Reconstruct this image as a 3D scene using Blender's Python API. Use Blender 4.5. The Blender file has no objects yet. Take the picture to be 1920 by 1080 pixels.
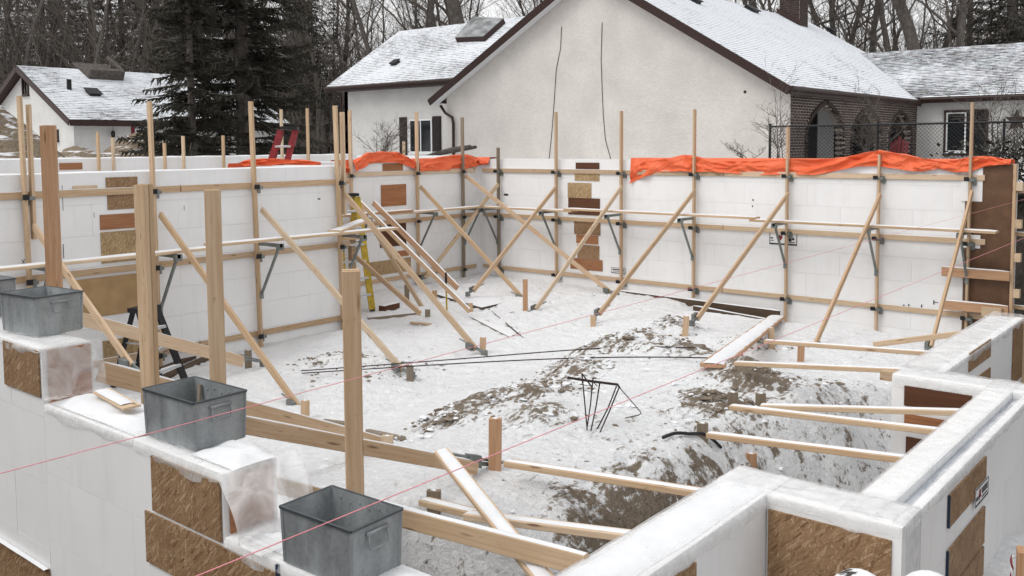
import bpy, bmesh, math, random
from mathutils import Vector, Matrix, noise
random.seed(7)
SC = bpy.context.scene
COL = SC.collection
V = Vector

# ------------------------------------------------------------------ camera
F_PX, CY = 1732.4, 394.6
YAW, PITCH, ROLL = 0.6938, 0.07026, -0.00688
CAM = V((14.57, -16.182, 3.009))
_f = V((-math.sin(YAW) * math.cos(PITCH), math.cos(YAW) * math.cos(PITCH), -math.sin(PITCH)))
_r = V((math.cos(YAW), math.sin(YAW), 0))
_u = _r.cross(_f)
RR = _r * math.cos(ROLL) + _u * math.sin(ROLL)
UU = _u * math.cos(ROLL) - _r * math.sin(ROLL)
FF = _f
cam_d = bpy.data.cameras.new('camera')
cam = bpy.data.objects.new('camera', cam_d)
COL.objects.link(cam)
cam.matrix_world = Matrix(((RR.x, UU.x, -FF.x, CAM.x), (RR.y, UU.y, -FF.y, CAM.y), (RR.z, UU.z, -FF.z, CAM.z), (0, 0, 0, 1)))
cam_d.sensor_width = 36
cam_d.lens = F_PX / 1920 * 36
cam_d.shift_y = -(540 - CY) / 1920
cam_d.clip_start = 0.1
cam_d.clip_end = 2000
SC.camera = cam

# surveyed sight lines: where the line of sight through a point of the photograph meets a known plane of the site
def ray(px, py): return FF + RR * ((px - 960) / F_PX) - UU * ((py - CY) / F_PX)
def PX(px, py, x): d = ray(px, py); return CAM + d * ((x - CAM.x) / d.x)
def PY(px, py, y): d = ray(px, py); return CAM + d * ((y - CAM.y) / d.y)
def PZ(px, py, z): d = ray(px, py); return CAM + d * ((z - CAM.z) / d.z)
def PD(px, py, dist): return CAM + ray(px, py) * dist
def PP(px, py, p0, n): d = ray(px, py); return CAM + d * ((V(p0) - CAM).dot(V(n)) / d.dot(V(n)))

# ------------------------------------------------------------------ world, sun, exposure
W = bpy.data.worlds.new('World'); SC.world = W; W.use_nodes = True
nt = W.node_tree; bg = nt.nodes['Background']
sky = nt.nodes.new('ShaderNodeTexSky'); sky.sky_type = 'NISHITA'; sky.sun_disc = False
SUN_EL, SUN_AZ = math.radians(52), math.radians(200)
sky.sun_elevation = SUN_EL; sky.sun_rotation = SUN_AZ; sky.dust_density = 4.0; sky.air_density = 1.0
hs = nt.nodes.new('ShaderNodeHueSaturation'); hs.inputs['Saturation'].default_value = 0.12
mx = nt.nodes.new('ShaderNodeMix'); mx.data_type = 'RGBA'; mx.inputs[0].default_value = 0.72
mx.inputs[7].default_value = (8.5, 8.5, 8.55, 1)      # even cloud deck over the clear sky
nt.links.new(sky.outputs[0], hs.inputs['Color']); nt.links.new(hs.outputs[0], mx.inputs[6])
nt.links.new(mx.outputs[2], bg.inputs['Color']); bg.inputs['Strength'].default_value = 0.10
sun_d = bpy.data.lights.new('sun', 'SUN'); sun_d.energy = 0.8; sun_d.angle = math.radians(30); sun_d.color = (1, .97, .93)
sun = bpy.data.objects.new('sun', sun_d); COL.objects.link(sun)
_sd = V((math.sin(SUN_AZ) * math.cos(SUN_EL), math.cos(SUN_AZ) * math.cos(SUN_EL), math.sin(SUN_EL)))
sun.rotation_euler = _sd.to_track_quat('Z', 'Y').to_euler()
vs = SC.view_settings
vs.view_transform = 'Standard'; vs.look = 'None'; vs.gamma = 1; vs.use_curve_mapping = False
vs.exposure = 0.48

# ------------------------------------------------------------------ materials
class NT:
    def __init__(s, name, rough=.7, metal=0, spec=.3):
        s.m = bpy.data.materials.new(name); s.m.use_nodes = True; s.t = s.m.node_tree
        s.b = s.t.nodes['Principled BSDF']; s.b.inputs['Roughness'].default_value = rough
        s.b.inputs['Metallic'].default_value = metal; s.b.inputs['Specular IOR Level'].default_value = spec
        s.co = s.t.nodes.new('ShaderNodeTexCoord')
    def n(s, typ, **k):
        o = s.t.nodes.new(typ)
        for a, b in k.items(): setattr(o, a, b)
        return o
    def l(s, a, b): s.t.links.new(a, b)
    def map(s, scale=(1, 1, 1), rot=(0, 0, 0), rnd=True, src='Object'):
        m = s.n('ShaderNodeMapping'); m.inputs['Scale'].default_value = scale; m.inputs['Rotation'].default_value = rot
        s.l(s.co.outputs[src], m.inputs['Vector'])
        if rnd:
            oi = s.n('ShaderNodeObjectInfo'); mu = s.math('MULTIPLY', oi.outputs['Random'], 37.0)
            cx = s.n('ShaderNodeCombineXYZ'); s.l(mu, cx.inputs[0]); s.l(mu, cx.inputs[1]); s.l(mu, cx.inputs[2])
            s.l(cx.outputs[0], m.inputs['Location'])
        return m.outputs[0]
    def noise(s, vec, scale=5, detail=4, rough=.55, dist=0):
        o = s.n('ShaderNodeTexNoise'); o.inputs['Scale'].default_value = scale; o.inputs['Detail'].default_value = detail
        o.inputs['Roughness'].default_value = rough; o.inputs['Distortion'].default_value = dist
        s.l(vec, o.inputs['Vector']); return o.outputs['Fac']
    def voro(s, vec, scale=5, feature='F1', out='Distance'):
        o = s.n('ShaderNodeTexVoronoi'); o.feature = feature; o.inputs['Scale'].default_value = scale
        s.l(vec, o.inputs['Vector']); return o.outputs[out]
    def ramp(s, fac, stops):
        o = s.n('ShaderNodeValToRGB'); e = o.color_ramp.elements
        while len(e) < len(stops): e.new(.5)
        for i, (p, c) in enumerate(stops):
            e[i].position = p; e[i].color = (c, c, c, 1) if isinstance(c, (int, float)) else (*c, 1)
        s.l(fac, o.inputs[0]); return o.outputs[0]
    def math(s, op, a, b=0.0, clamp=False):
        o = s.n('ShaderNodeMath', operation=op, use_clamp=clamp)
        for i, q in enumerate((a, b)):
            if isinstance(q, (int, float)): o.inputs[i].default_value = q
            else: s.l(q, o.inputs[i])
        return o.outputs[0]
    def mix(s, f, a, b, blend='MIX'):
        o = s.n('ShaderNodeMix', data_type='RGBA', blend_type=blend)
        for sock, q in ((o.inputs[0], f), (o.inputs[6], a), (o.inputs[7], b)):
            if isinstance(q, (int, float)): sock.default_value = q
            elif isinstance(q, tuple): sock.default_value = (*q, 1)
            else: s.l(q, sock)
        return o.outputs[2]
    def rand(s): return s.n('ShaderNodeObjectInfo').outputs['Random']
    def bump(s, h, strength=.3, dist=.01):
        o = s.n('ShaderNodeBump'); o.inputs['Strength'].default_value = strength; o.inputs['Distance'].default_value = dist
        s.l(h, o.inputs['Height']); s.l(o.outputs[0], s.b.inputs['Normal'])
    def col(s, c):
        if isinstance(c, tuple): s.b.inputs['Base Color'].default_value = (*c, 1)
        else: s.l(c, s.b.inputs['Base Color'])
        return s.m

def plain(name, c, rough=.6, metal=0, var=.12, scale=18, spec=.3):
    t = NT(name, rough, metal, spec); v = t.map((1, 1, 1))
    nz = t.noise(v, scale, 5)
    lo = tuple(x * (1 - var) for x in c); hi = tuple(min(1, x * (1 + var)) for x in c)
    t.bump(nz, .15, .004)
    return t.col(t.ramp(nz, [(.3, lo), (.7, hi)]))

def wood(name, pale, deep, dark=(.16, .09, .045), wet=0.0):
    t = NT(name, .72, 0, .2)
    g = t.noise(t.map((1.4, 34, 34)), 1.6, 5, .6, .6)
    broad = t.noise(t.map((.9, 5, 5)), 1.3, 2)
    c = t.mix(t.ramp(g, [(.36, 0), (.66, 1)]), pale, deep)
    r = t.rand()
    c = t.mix(t.ramp(broad, [(.35, 0), (.75, .5)]), c, deep)
    tint = t.ramp(r, [(0, (.86, .80, .72)), (.3, (1.04, 1.0, .95)), (.6, (.95, .86, .78)), (.8, (1.05, 1.02, 1.0)), (1, (.82, .80, .78))])
    c = t.mix(1.0, c, tint, 'MULTIPLY')
    kn = t.voro(t.map((2.2, 14, 14)), 1.0)
    c = t.mix(t.ramp(kn, [(.06, .8), (.15, 0)]), c, dark)
    sp = t.noise(t.map((9, 70, 70)), 1.0, 2)
    c = t.mix(t.ramp(sp, [(.68, 0), (.74, .55)]), c, dark)
    t.bump(g, .2, .003)
    return t.col(c)

M = {}
M['pine'] = wood('pine_lumber', (.60, .475, .345), (.47, .335, .215))
M['pine_red'] = wood('reddish_lumber', (.52, .36, .24), (.39, .225, .13))
M['pine_pale'] = wood('pale_lumber', (.66, .55, .42), (.55, .42, .295))
M['grey_wood'] = wood('weathered_lumber', (.30, .26, .21), (.20, .17, .135))
M['dark_board'] = wood('dark_wet_lumber', (.11, .085, .065), (.07, .05, .038), (.03, .02, .015))
M['fascia'] = plain('brown_fascia_paint', (.035, .017, .014), .5, var=.25)
M['shutter'] = plain('dark_shutter_paint', (.022, .014, .013), .5)

def foam():
    t = NT('white_foam', .75, 0, .25)
    a = t.noise(t.map((1, 1, 1)), 2.2, 4); b = t.noise(t.map((2.0, 2.0, .25)), 5.0, 4); f = t.noise(t.map((1, 1, 1)), 260, 2)
    c = t.ramp(a, [(.25, (.77, .77, .77)), (.75, (.83, .83, .83))])
    c = t.mix(t.ramp(b, [(.52, 0), (.78, .20)]), c, (.60, .57, .55))
    sp = t.voro(t.map((1, 1, 1)), 7.0)
    c = t.mix(t.ramp(sp, [(.02, .55), (.05, 0)]), c, (.34, .32, .31))
    t.bump(f, .12, .002)
    return t.col(c)
M['foam'] = foam()
M['foam_core'] = plain('foam_core', (.66, .66, .66), .8)

def osb(name, tones):
    t = NT(name, .7, 0, .25)
    dis = t.noise(t.map((1, 1, 1)), 6, 2)
    c = None
    lay = [((15, 15, 96), .3), ((100, 15, 17), .5), ((16, 20, 110), -.75), ((18, 15, 100), 1.1), ((110, 15, 19), -.2), ((17, 15, 105), .75)]
    for i, (sc, ro) in enumerate(lay):
        o = t.n('ShaderNodeTexVoronoi'); o.inputs['Scale'].default_value = 1.0
        rr = t.n('ShaderNodeVectorRotate', rotation_type='Y_AXIS'); rr.inputs['Angle'].default_value = ro
        t.l(t.co.outputs['Object'], rr.inputs['Vector'])
        mp = t.n('ShaderNodeMapping'); mp.inputs['Scale'].default_value = sc
        oi = t.n('ShaderNodeObjectInfo'); cx = t.n('ShaderNodeCombineXYZ'); mu = t.math('MULTIPLY', oi.outputs['Random'], 91.0 + i)
        t.l(mu, cx.inputs[0]); t.l(mu, cx.inputs[2]); t.l(cx.outputs[0], mp.inputs['Location'])
        t.l(rr.outputs[0], mp.inputs['Vector']); t.l(mp.outputs[0], o.inputs['Vector'])
        sep = t.n('ShaderNodeSeparateColor'); t.l(o.outputs['Color'], sep.inputs[0])
        ci = t.ramp(sep.outputs[0], tones)
        if c is None: c = ci; h = sep.outputs[1]
        else:
            m = t.ramp(sep.outputs[1], [(.52, 0), (.58, 1)])
            c = t.mix(m, c, ci)
    big = t.noise(t.map((1, 1, 1)), 3.5, 3)
    c = t.mix(t.ramp(big, [(.35, 0), (.7, .35)]), c, tuple(x * .55 for x in tones[1][1]))
    fg = t.noise(t.map((1, 1, 1)), 160, 3); c = t.mix(t.ramp(fg, [(.35, .45), (.6, 0)]), c, tuple(x * .6 for x in tones[1][1]))
    t.bump(h, .5, .002)
    return t.col(c)
M['osb'] = osb('strand_board', [(0, (.15, .082, .04)), (.2, (.275, .162, .085)), (.8, (.36, .228, .128)), (1, (.54, .39, .25))])
M['osb_pale'] = osb('pale_strand_board', [(0, (.24, .14, .065)), (.4, (.40, .27, .14)), (.75, (.50, .36, .20)), (1, (.60, .47, .29))])
M['ply'] = wood('red_plywood', (.42, .215, .115), (.30, .135, .065), (.15, .06, .03))
M['ply_tan'] = plain('tan_plywood', (.40, .26, .13), .65, var=.18, scale=5)
M['kraft'] = plain('brown_faced_panel', (.125, .067, .037), .5, var=.22, scale=6)
M['ply_dark'] = wood('dark_brown_plywood', (.13, .062, .036), (.085, .038, .022), (.04, .02, .012))
M['tape'] = plain('navy_tape', (.02, .035, .06), .5)

def snow_mat():
    t = NT('snow', .6, 0, .2)
    nz = t.noise(t.map((1, 1, 1)), 9, 6); f = t.noise(t.map((1, 1, 1)), 120, 2)
    t.bump(t.math('ADD', nz, t.math('MULTIPLY', f, .25)), .35, .02)
    return t.col(t.ramp(nz, [(.3, (.73, .745, .77)), (.7, (.80, .81, .825))]))
M['snow'] = snow_mat()

def ground_mat():
    t = NT('snowy_sand', .85, 0, .15)
    at = t.n('ShaderNodeAttribute', attribute_name='sand'); dr = t.n('ShaderNodeAttribute', attribute_name='dirt')
    v = t.map((1, 1, 1), rnd=False)
    mp = t.n('ShaderNodeMapping'); mp.inputs['Rotation'].default_value = (0, 0, math.radians(-62)); mp.inputs['Scale'].default_value = (11, 3.2, 3)
    t.l(t.co.outputs['Object'], mp.inputs['Vector'])
    streak = t.noise(mp.outputs[0], 1.3, 6, .62, .5)
    lump = t.noise(v, 5.5, 7, .66)
    fine = t.noise(v, 46, 4, .6)
    crumb = t.noise(v, 17, 6, .74, .4)
    s = t.math('ADD', t.math('MULTIPLY', streak, .62), t.math('MULTIPLY', crumb, .62))
    s = t.math('ADD', s, t.math('MULTIPLY', fine, .16))
    s = t.math('ADD', s, t.math('MULTIPLY', at.outputs['Fac'], .27))
    mask = t.ramp(s, [(.83, 0), (.92, 1)])
    fl = t.noise(t.map((1, 1, 1), rnd=False), 8.5, 3, .7, .8)
    mask = t.math('ADD', mask, t.ramp(t.math('ADD', fl, t.math('MULTIPLY', lump, .25)), [(.86, 0), (.91, .8)]), True)
    sandc = t.ramp(fine, [(.3, (.15, .118, .086)), (.7, (.29, .238, .185))])
    snowc = t.ramp(lump, [(.3, (.86, .87, .89)), (.7, (.92, .925, .93))])
    c = t.mix(mask, snowc, sandc)
    dm = t.math('ADD', t.math('MULTIPLY', lump, .5), t.math('MULTIPLY', dr.outputs['Fac'], .8))
    dirt = t.ramp(lump, [(.3, (.028, .024, .020)), (.55, (.062, .052, .042)), (.75, (.10, .088, .075))])
    c = t.mix(t.ramp(dm, [(.62, 0), (.75, 1)]), c, dirt)
    hh = t.math('ADD', t.math('MULTIPLY', lump, .8), t.math('MULTIPLY', crumb, .5))
    t.bump(hh, 1.0, .09)
    return t.col(c)
M['ground'] = ground_mat()

def pile_mat():
    t = NT('snow_streaked_soil', .9, 0, .1)
    mp = t.n('ShaderNodeMapping'); mp.inputs['Rotation'].default_value = (.3, 0, math.radians(35)); mp.inputs['Scale'].default_value = (1, 1, 9)
    t.l(t.co.outputs['Object'], mp.inputs['Vector'])
    a = t.noise(mp.outputs[0], .9, 6, .62, .7); b = t.noise(t.map((1, 1, 1)), 14, 5)
    c = t.mix(t.ramp(a, [(.55, 0), (.62, 1)]), t.ramp(b, [(.3, (.15, .115, .08)), (.7, (.29, .235, .175))]), (.80, .81, .83))
    t.bump(b, .6, .08)
    return t.col(c)
M['soil'] = pile_mat()

def steel(name, c, rough, metal=.85):
    t = NT(name, rough, metal, .5)
    sp = t.n('ShaderNodeTexVoronoi'); sp.inputs['Scale'].default_value = 70; t.l(t.map((1, 1, 1)), sp.inputs['Vector'])
    sep = t.n('ShaderNodeSeparateColor'); t.l(sp.outputs['Color'], sep.inputs[0])
    st = t.noise(t.map((7, 7, 2.2)), 1.2, 5, .65)
    k = t.math('ADD', t.math('MULTIPLY', sep.outputs[0], .10), t.math('MULTIPLY', st, .95))
    cc = t.ramp(k, [(.3, tuple(x * .62 for x in c)), (.85, tuple(min(1, x * 1.3) for x in c))])
    ru = t.ramp(st, [(.3, rough * .8), (.7, min(1, rough * 1.25))]); t.l(ru, t.b.inputs['Roughness'])
    return t.col(cc)
M['galv'] = steel('galvanised_steel', (.34, .362, .372), .5, .35)
M['galv_dark'] = plain('dark_steel_rim', (.11, .125, .135), .45, .6)
M['bracket'] = steel('bracket_steel', (.23, .25, .24), .5, .7)
M['rebar'] = plain('rusty_dark_rebar', (.035, .022, .017), .7, .3, .4, 60)
M['black'] = plain('black_plastic', (.014, .014, .016), .5)
M['yellow'] = plain('yellow_fibreglass', (.42, .29, .03), .5, var=.3)
M['red'] = plain('red_fibreglass', (.20, .026, .032), .55, var=.35)
M['alum'] = plain('aluminium', (.50, .52, .53), .45, .7)
M['pink'] = plain('pink_laser_trace', (.80, .30, .34), .6)  # colour of the strings that imitate laser light
M['white'] = plain('white_paint', (.72, .73, .74), .5, var=.05)
M['ink'] = plain('black_print', (.03, .03, .035), .6)
M['emblem'] = plain('maroon_print', (.20, .02, .03), .6)
M['label'] = plain('white_print', (.78, .78, .78), .6, var=.04)

t_ = NT('shaded_film', .22, 0, .5); M['shaded_film'] = t_.col(t_.ramp(t_.noise(t_.map((6, 1.2, 1)), 2.2, 4, .6, .8), [(.3, (.25, .275, .32)), (.7, (.50, .53, .575))]))  # grey-blue imitates the dark void seen under clear film
def tarp():
    t = NT('orange_tarp', .5, 0, .35)
    a = t.noise(t.map((1, 3, 3)), 3, 5, .6, .6)
    t.bump(t.noise(t.map((1.5, 5, 5)), 5, 4, .5, 1.6), .2, .015)
    t.b.inputs['Subsurface Weight'].default_value = 0
    return t.col(t.ramp(a, [(.3, (.74, .125, .042)), (.7, (.82, .165, .065))]))
M['tarp'] = tarp()

def film(k=0.0):
    t = NT('clear_plastic_film', .18, 0, .6)
    a = t.noise(t.map((1, 1, 1)), 6, 4, .5, 1.6)
    t.bump(a, .45, .02)
    t.col((.90, .905, .91))
    tr = t.n('ShaderNodeBsdfTransparent'); ms = t.n('ShaderNodeMixShader')
    lw = t.n('ShaderNodeLayerWeight'); lw.inputs['Blend'].default_value = .35
    t.l(t.math('ADD', t.ramp(a, [(.35, .16 + k), (.72, .46 + k)]), t.math('MULTIPLY', lw.outputs['Facing'], .2), True), ms.inputs[0])
    out = [n for n in t.t.nodes if n.type == 'OUTPUT_MATERIAL'][0]
    t.l(tr.outputs[0], ms.inputs[1]); t.l(t.b.outputs[0], ms.inputs[2]); t.l(ms.outputs[0], out.inputs[0])
    return t.m
M['film'] = film(); M['film_thick'] = film(.16)

def stucco(name, c):
    t = NT(name, .9, 0, .1)
    a = t.noise(t.map((1, 1, 1)), 1.1, 5); b = t.noise(t.map((1, 1, 1)), 16, 5, .7)
    lo = tuple(x * .88 for x in c); hi = tuple(x * 1.06 for x in c)
    cc = t.mix(t.ramp(b, [(.35, .35), (.65, 0)]), t.ramp(a, [(.3, lo), (.7, hi)]), tuple(x * .72 for x in c))
    t.bump(b, .75, .03)
    return t.col(cc)
M['stucco'] = stucco('rough_stucco', (.70, .665, .63))
M['stucco_white'] = stucco('pale_stucco', (.64, .63, .61))

def roof(name, thr, wid=.10):
    t = NT(name, .8, 0, .2)
    v = t.map((1, 1, 1))
    sep = t.n('ShaderNodeSeparateXYZ'); t.l(t.co.outputs['Object'], sep.inputs[0])
    fr = t.math('FRACT', t.math('DIVIDE', sep.outputs[1], .145))
    st = t.noise(t.map((2.6, 9, 1)), 1.3, 6, .68); bg_ = t.noise(t.map((.5, .5, .5)), 1.0, 4); f = t.noise(v, 22, 4, .65)
    k = t.math('ADD', t.math('MULTIPLY', st, .75), t.math('MULTIPLY', f, .35))
    k = t.math('ADD', k, t.math('MULTIPLY', bg_, .45))
    k = t.math('SUBTRACT', k, t.math('MULTIPLY', fr, -.18))
    m = t.ramp(k, [(thr, 0), (thr + wid, 1)])
    tab = t.voro(t.map((3.2, 6.9, 1)), 1.0, 'F1', 'Color')
    sh = t.mix(.35, t.ramp(f, [(.3, (.05, .05, .055)), (.7, (.13, .13, .14))]), tab, 'MULTIPLY')
    c = t.mix(m, sh, (.74, .765, .80))
    t.bump(k, .4, .02)
    return t.col(c)
M['roof_smooth'] = roof('snow_covered_shingles', .62, .16)
M['roof_mid'] = roof('snow_dusted_shingles', .66, .22)
M['roof_thin'] = roof('thin_snow_on_shingles', .77, .22)
M['brick'] = plain('dark_brown_brick', (.040, .027, .023), .85, var=.55, scale=9)
M['mortar'] = plain('pale_mortar', (.40, .34, .30), .9)
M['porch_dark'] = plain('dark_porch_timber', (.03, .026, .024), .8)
M['porch_wall'] = plain('grey_porch_wall', (.72, .72, .71), .8)
t_ = NT('window_glass', .08, 0, .5); M['glass'] = t_.col((.012, .014, .016))
t_ = NT('skylight_dome', .25, 0, .5); M['dome'] = t_.col(t_.ramp(t_.noise(t_.map(), 2.2, 3), [(.35, (.10, .105, .105)), (.7, (.36, .37, .38))]))
M['bark'] = plain('grey_brown_bark', (.095, .083, .074), .9, var=.4, scale=8)  # lightened to stand in for haze over the distant trees
M['bark_pale'] = plain('pale_grey_bark', (.155, .14, .125), .9, var=.35, scale=8)
M['twig'] = plain('thin_twigs', (.105, .090, .078), .9, var=.3, scale=4)
def needles(name, a, b):
    t = NT(name, .7, 0, .2); return t.col(t.ramp(t.noise(t.map((1, 1, 1)), 2.5, 4), [(.3, a), (.7, b)]))
M['spruce'] = needles('spruce_needles', (.022, .022, .016), (.062, .058, .043))
M['pinefar'] = needles('far_conifer_needles', (.028, .028, .023), (.066, .063, .052))  # needle colour lifted in place of distance haze

# ------------------------------------------------------------------ mesh helpers
class B:
    def __init__(s): s.v = []; s.f = []; s.m = []; s.mats = []; s.cur = 0
    def mat(s, m):
        m = M[m] if isinstance(m, str) else m
        if m not in s.mats: s.mats.append(m)
        s.cur = s.mats.index(m); return s
    def face(s, idx): s.f.append(idx); s.m.append(s.cur)
    def poly(s, pts):
        k = len(s.v); s.v += [tuple(p) for p in pts]; s.face(tuple(range(k, k + len(pts))))
    def box(s, a, b):
        (x0, y0, z0), (x1, y1, z1) = a, b; k = len(s.v)
        s.v += [(x0, y0, z0), (x1, y0, z0), (x1, y1, z0), (x0, y1, z0), (x0, y0, z1), (x1, y0, z1), (x1, y1, z1), (x0, y1, z1)]
        for q in ((3, 2, 1, 0), (4, 5, 6, 7), (0, 1, 5, 4), (1, 2, 6, 5), (2, 3, 7, 6), (3, 0, 4, 7)): s.face(tuple(k + i for i in q))
    def obox(s, o, ax, ay, az):   # oriented box: corner o and three edge vectors
        o, ax, ay, az = V(o), V(ax), V(ay), V(az); k = len(s.v)
        for d in (0, 1):
            for q in (V(), ax, ax + ay, ay): s.v.append(tuple(o + q + az * d))
        fl = (ax.cross(ay)).dot(az) < 0
        for q in ((3, 2, 1, 0), (4, 5, 6, 7), (0, 1, 5, 4), (1, 2, 6, 5), (2, 3, 7, 6), (3, 0, 4, 7)):
            q = tuple(k + i for i in q); s.face(q[::-1] if fl else q)
    def beam(s, a, b, w, t, up=(0, 0, 1)):
        a, b = V(a), V(b); x = (b - a).normalized(); up = V(up)
        y = up.cross(x)
        if y.length < 1e-4: y = V((1, 0, 0)).cross(x) if abs(x.x) < .9 else V((0, 1, 0)).cross(x)
        y.normalize(); z = x.cross(y)
        s.obox(a - y * t / 2 - z * w / 2, b - a, y * t, z * w)
    def tube(s, pts, r, n=6, cap=True):
        pts = [V(p) for p in pts]; k0 = len(s.v); rs = r if isinstance(r, (list, tuple)) else [r] * len(pts)
        ref = V((0, 0, 1))
        for i, p in enumerate(pts):
            d = (pts[min(i + 1, len(pts) - 1)] - pts[max(i - 1, 0)]).normalized()
            a = d.cross(ref)
            if a.length < .05: a = d.cross(V((1, 0, 0)))
            a.normalize(); b = d.cross(a)
            for j in range(n):
                th = 2 * math.pi * j / n
                s.v.append(tuple(p + (a * math.cos(th) + b * math.sin(th)) * rs[i]))
        for i in range(len(pts) - 1):
            for j in range(n):
                j2 = (j + 1) % n; q = k0 + i * n
                s.face((q + j, q + j2, q + n + j2, q + n + j))
        if cap:
            s.face(tuple(k0 + j for j in range(n))[::-1]); e = k0 + (len(pts) - 1) * n; s.face(tuple(e + j for j in range(n)))
    def grid(s, rows):
        k = len(s.v); n = len(rows[0])
        for r in rows: s.v += [tuple(p) for p in r]
        for i in range(len(rows) - 1):
            for j in range(n - 1): s.face((k + i * n + j, k + i * n + j + 1, k + (i + 1) * n + j + 1, k + (i + 1) * n + j))
    def mesh(s, name):
        me = bpy.data.meshes.new(name); me.from_pydata(s.v, [], s.f)
        for m in s.mats: me.materials.append(m)
        if len(s.mats) > 1: me.polygons.foreach_set('material_index', s.m)
        me.update(); return me
    def build(s, name, parent=None, loc=None, smooth=False):
        """links as one object; loc is the object's origin in world space (vertices are given in world space)"""
        if loc is not None:
            L = V(loc); s.v = [(x - L.x, y - L.y, z - L.z) for x, y, z in s.v]
        me = s.mesh(name)
        if smooth: me.polygons.foreach_set('use_smooth', [True] * len(me.polygons))
        o = bpy.data.objects.new(name, me); COL.objects.link(o)
        if loc is not None: o.location = loc
        if parent is not None: par(o, parent)
        return o
def par(o, p):   # keeps world placement; every object here has world matrix == basis
    o.parent = p; o.matrix_parent_inverse = p.matrix_basis.inverted(); return o
def tag(o, label, cat, group=None):
    o['label'] = label; o['category'] = cat
    if group: o['group'] = group
    return o
def thing(name, label, cat, loc, group=None):
    o = bpy.data.objects.new(name, None); COL.objects.link(o); o.location = loc; o.empty_display_size = .1
    return tag(o, label, cat, group)
def struct(o): o['kind'] = 'structure'; return o
def stuff(o): o['kind'] = 'stuff'; return o

_lm = {}
def lum_mesh(L, w, t, mat):
    key = (round(L, 3), w, t, mat)
    if key in _lm: return _lm[key]
    c = min(.004, t * .12); b = B().mat(mat)
    hy, hz = t / 2, w / 2
    ring = [(-hy + c, -hz), (hy - c, -hz), (hy, -hz + c), (hy, hz - c), (hy - c, hz), (-hy + c, hz), (-hy, hz - c), (-hy, -hz + c)]
    for x in (0, L): b.v += [(x, y, z) for y, z in ring]
    for j in range(8): b.face((j, (j + 1) % 8, 8 + (j + 1) % 8, 8 + j)[::-1])
    b.face(tuple(range(8))); b.face(tuple(range(8, 16))[::-1])
    for i, f in enumerate(b.f): b.f[i] = f[::-1]
    _lm[key] = b.mesh('lumber'); return _lm[key]
def frame_of(a, b, up=(0, 0, 1)):
    a, b = V(a), V(b); x = (b - a).normalized(); up = V(up); y = up.cross(x)
    if y.length < 1e-3: y = V((0, 1, 0)).cross(x) if abs(x.y) < .9 else V((1, 0, 0)).cross(x)
    y.normalize(); z = x.cross(y)
    return Matrix(((x.x, y.x, z.x, a.x), (x.y, y.y, z.y, a.y), (x.z, y.z, z.z, a.z), (0, 0, 0, 1)))
def lumber(name, a, b, w=.089, t=.038, up=(0, 0, 1), mat='pine', parent=None):
    """a sawn timber from a to b; w is its size along 'up', t across"""
    o = bpy.data.objects.new(name, lum_mesh((V(b) - V(a)).length, w, t, mat)); COL.objects.link(o)
    o.matrix_basis = frame_of(a, b, up)
    if parent is not None: par(o, parent)
    return o
def snow_on(parent, a, b, width, thick=.016, off=.0, up=(0, 0, 1), name='snow_cap', top=.0):
    """a thin uneven ridge of snow lying along the top of a timber"""
    Mx = frame_of(a, b, up); L = (V(b) - V(a)).length; n = max(4, int(L / .12)); bb = B().mat('snow')
    rows = []
    for i in range(n + 1):
        x = L * i / n; e = .35 if i in (0, n) else 1
        w = width * .5 * (.86 + .14 * noise.noise(V((x * 3, a[0], a[1])))); h = thick * e * (.8 + .5 * noise.noise(V((x * 2.3, a[1], 5))))
        rows.append([Mx @ V((x, off - w, top)), Mx @ V((x, off - w * .7, top + h * .8)), Mx @ V((x, off, top + h)), Mx @ V((x, off + w * .7, top + h * .8)), Mx @ V((x, off + w, top))])
    bb.grid(rows)
    o = bb.build(name, None, tuple(a), True)
    if parent is not None: par(o, parent)
    return o
# ------------------------------------------------------------------ ground
def sst(a, b, x):
    t = min(1, max(0, (x - a) / (b - a))); return t * t * (3 - 2 * t)
def gs(dx, dy): return math.exp(-(dx * dx + dy * dy))
def frac(x, y, s, o=4): return noise.fractal(V((x * s, y * s, 3.7)), 1.0, 2.0, o)
RIDGE = [(PZ(a, c, .40), h_, r_) for a, c, h_, r_ in [(1300, 660, .16, .6), (1215, 648, .20, .6), (1130, 655, .22, .55), (1065, 690, .20, .5), (1020, 735, .18, .45), (990, 780, .16, .4), (900, 795, .15, .35), (830, 815, .13, .3), (1390, 745, .16, .4), (1330, 800, .14, .4), (700, 640, .12, .5), (625, 632, .16, .45), (1190, 595, .18, .35), (1260, 585, .16, .35), (1400, 600, .12, .4), (1010, 840, .10, .4)]]
def gh_base(x, y):
    pl = sst(6.5, 10.3, x) * sst(4.0, 8.2, -y)
    h = .72 * pl
    h += .12 * gs((x - 8.2) / 1.2, (y + 6.3) / .9)
    h += .20 * gs((x - 7.15) / .9, (y + 3.35) / .7)
    h += .14 * gs((x - 3.6) / .5, (y + 6.9) / .6)
    for c, a, r_ in RIDGE:
        d_ = ((x - c.x) ** 2 + (y - c.y) ** 2) / (r_ * r_)
        if d_ < 5: h += a * math.exp(-d_)
    h -= .16 * sst(7.4, 9.5, x) * gs((y + 8.2) / .7, 0)
    edge = 11.25 + .35 * noise.noise(V((y * .7, 3, 1)))
    tr = sst(edge - .25, edge + .75, x) * sst(1.2, 3.4, -y)
    h = h * (1 - tr) - .62 * tr
    t2 = sst(10.25, 10.8, x + .12 * noise.noise(V((y * 3, 1, 1)))) * sst(11.95, 12.35, -y + .1 * noise.noise(V((x * 3, 1, 1))))
    h = h * (1 - t2) + min(h, -.1) * t2
    t3 = sst(1.3, .55, -y) * sst(5.3, 7.4, x)
    h = h * (1 - t3) - .46 * t3
    return h, tr, t2, t3
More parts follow.
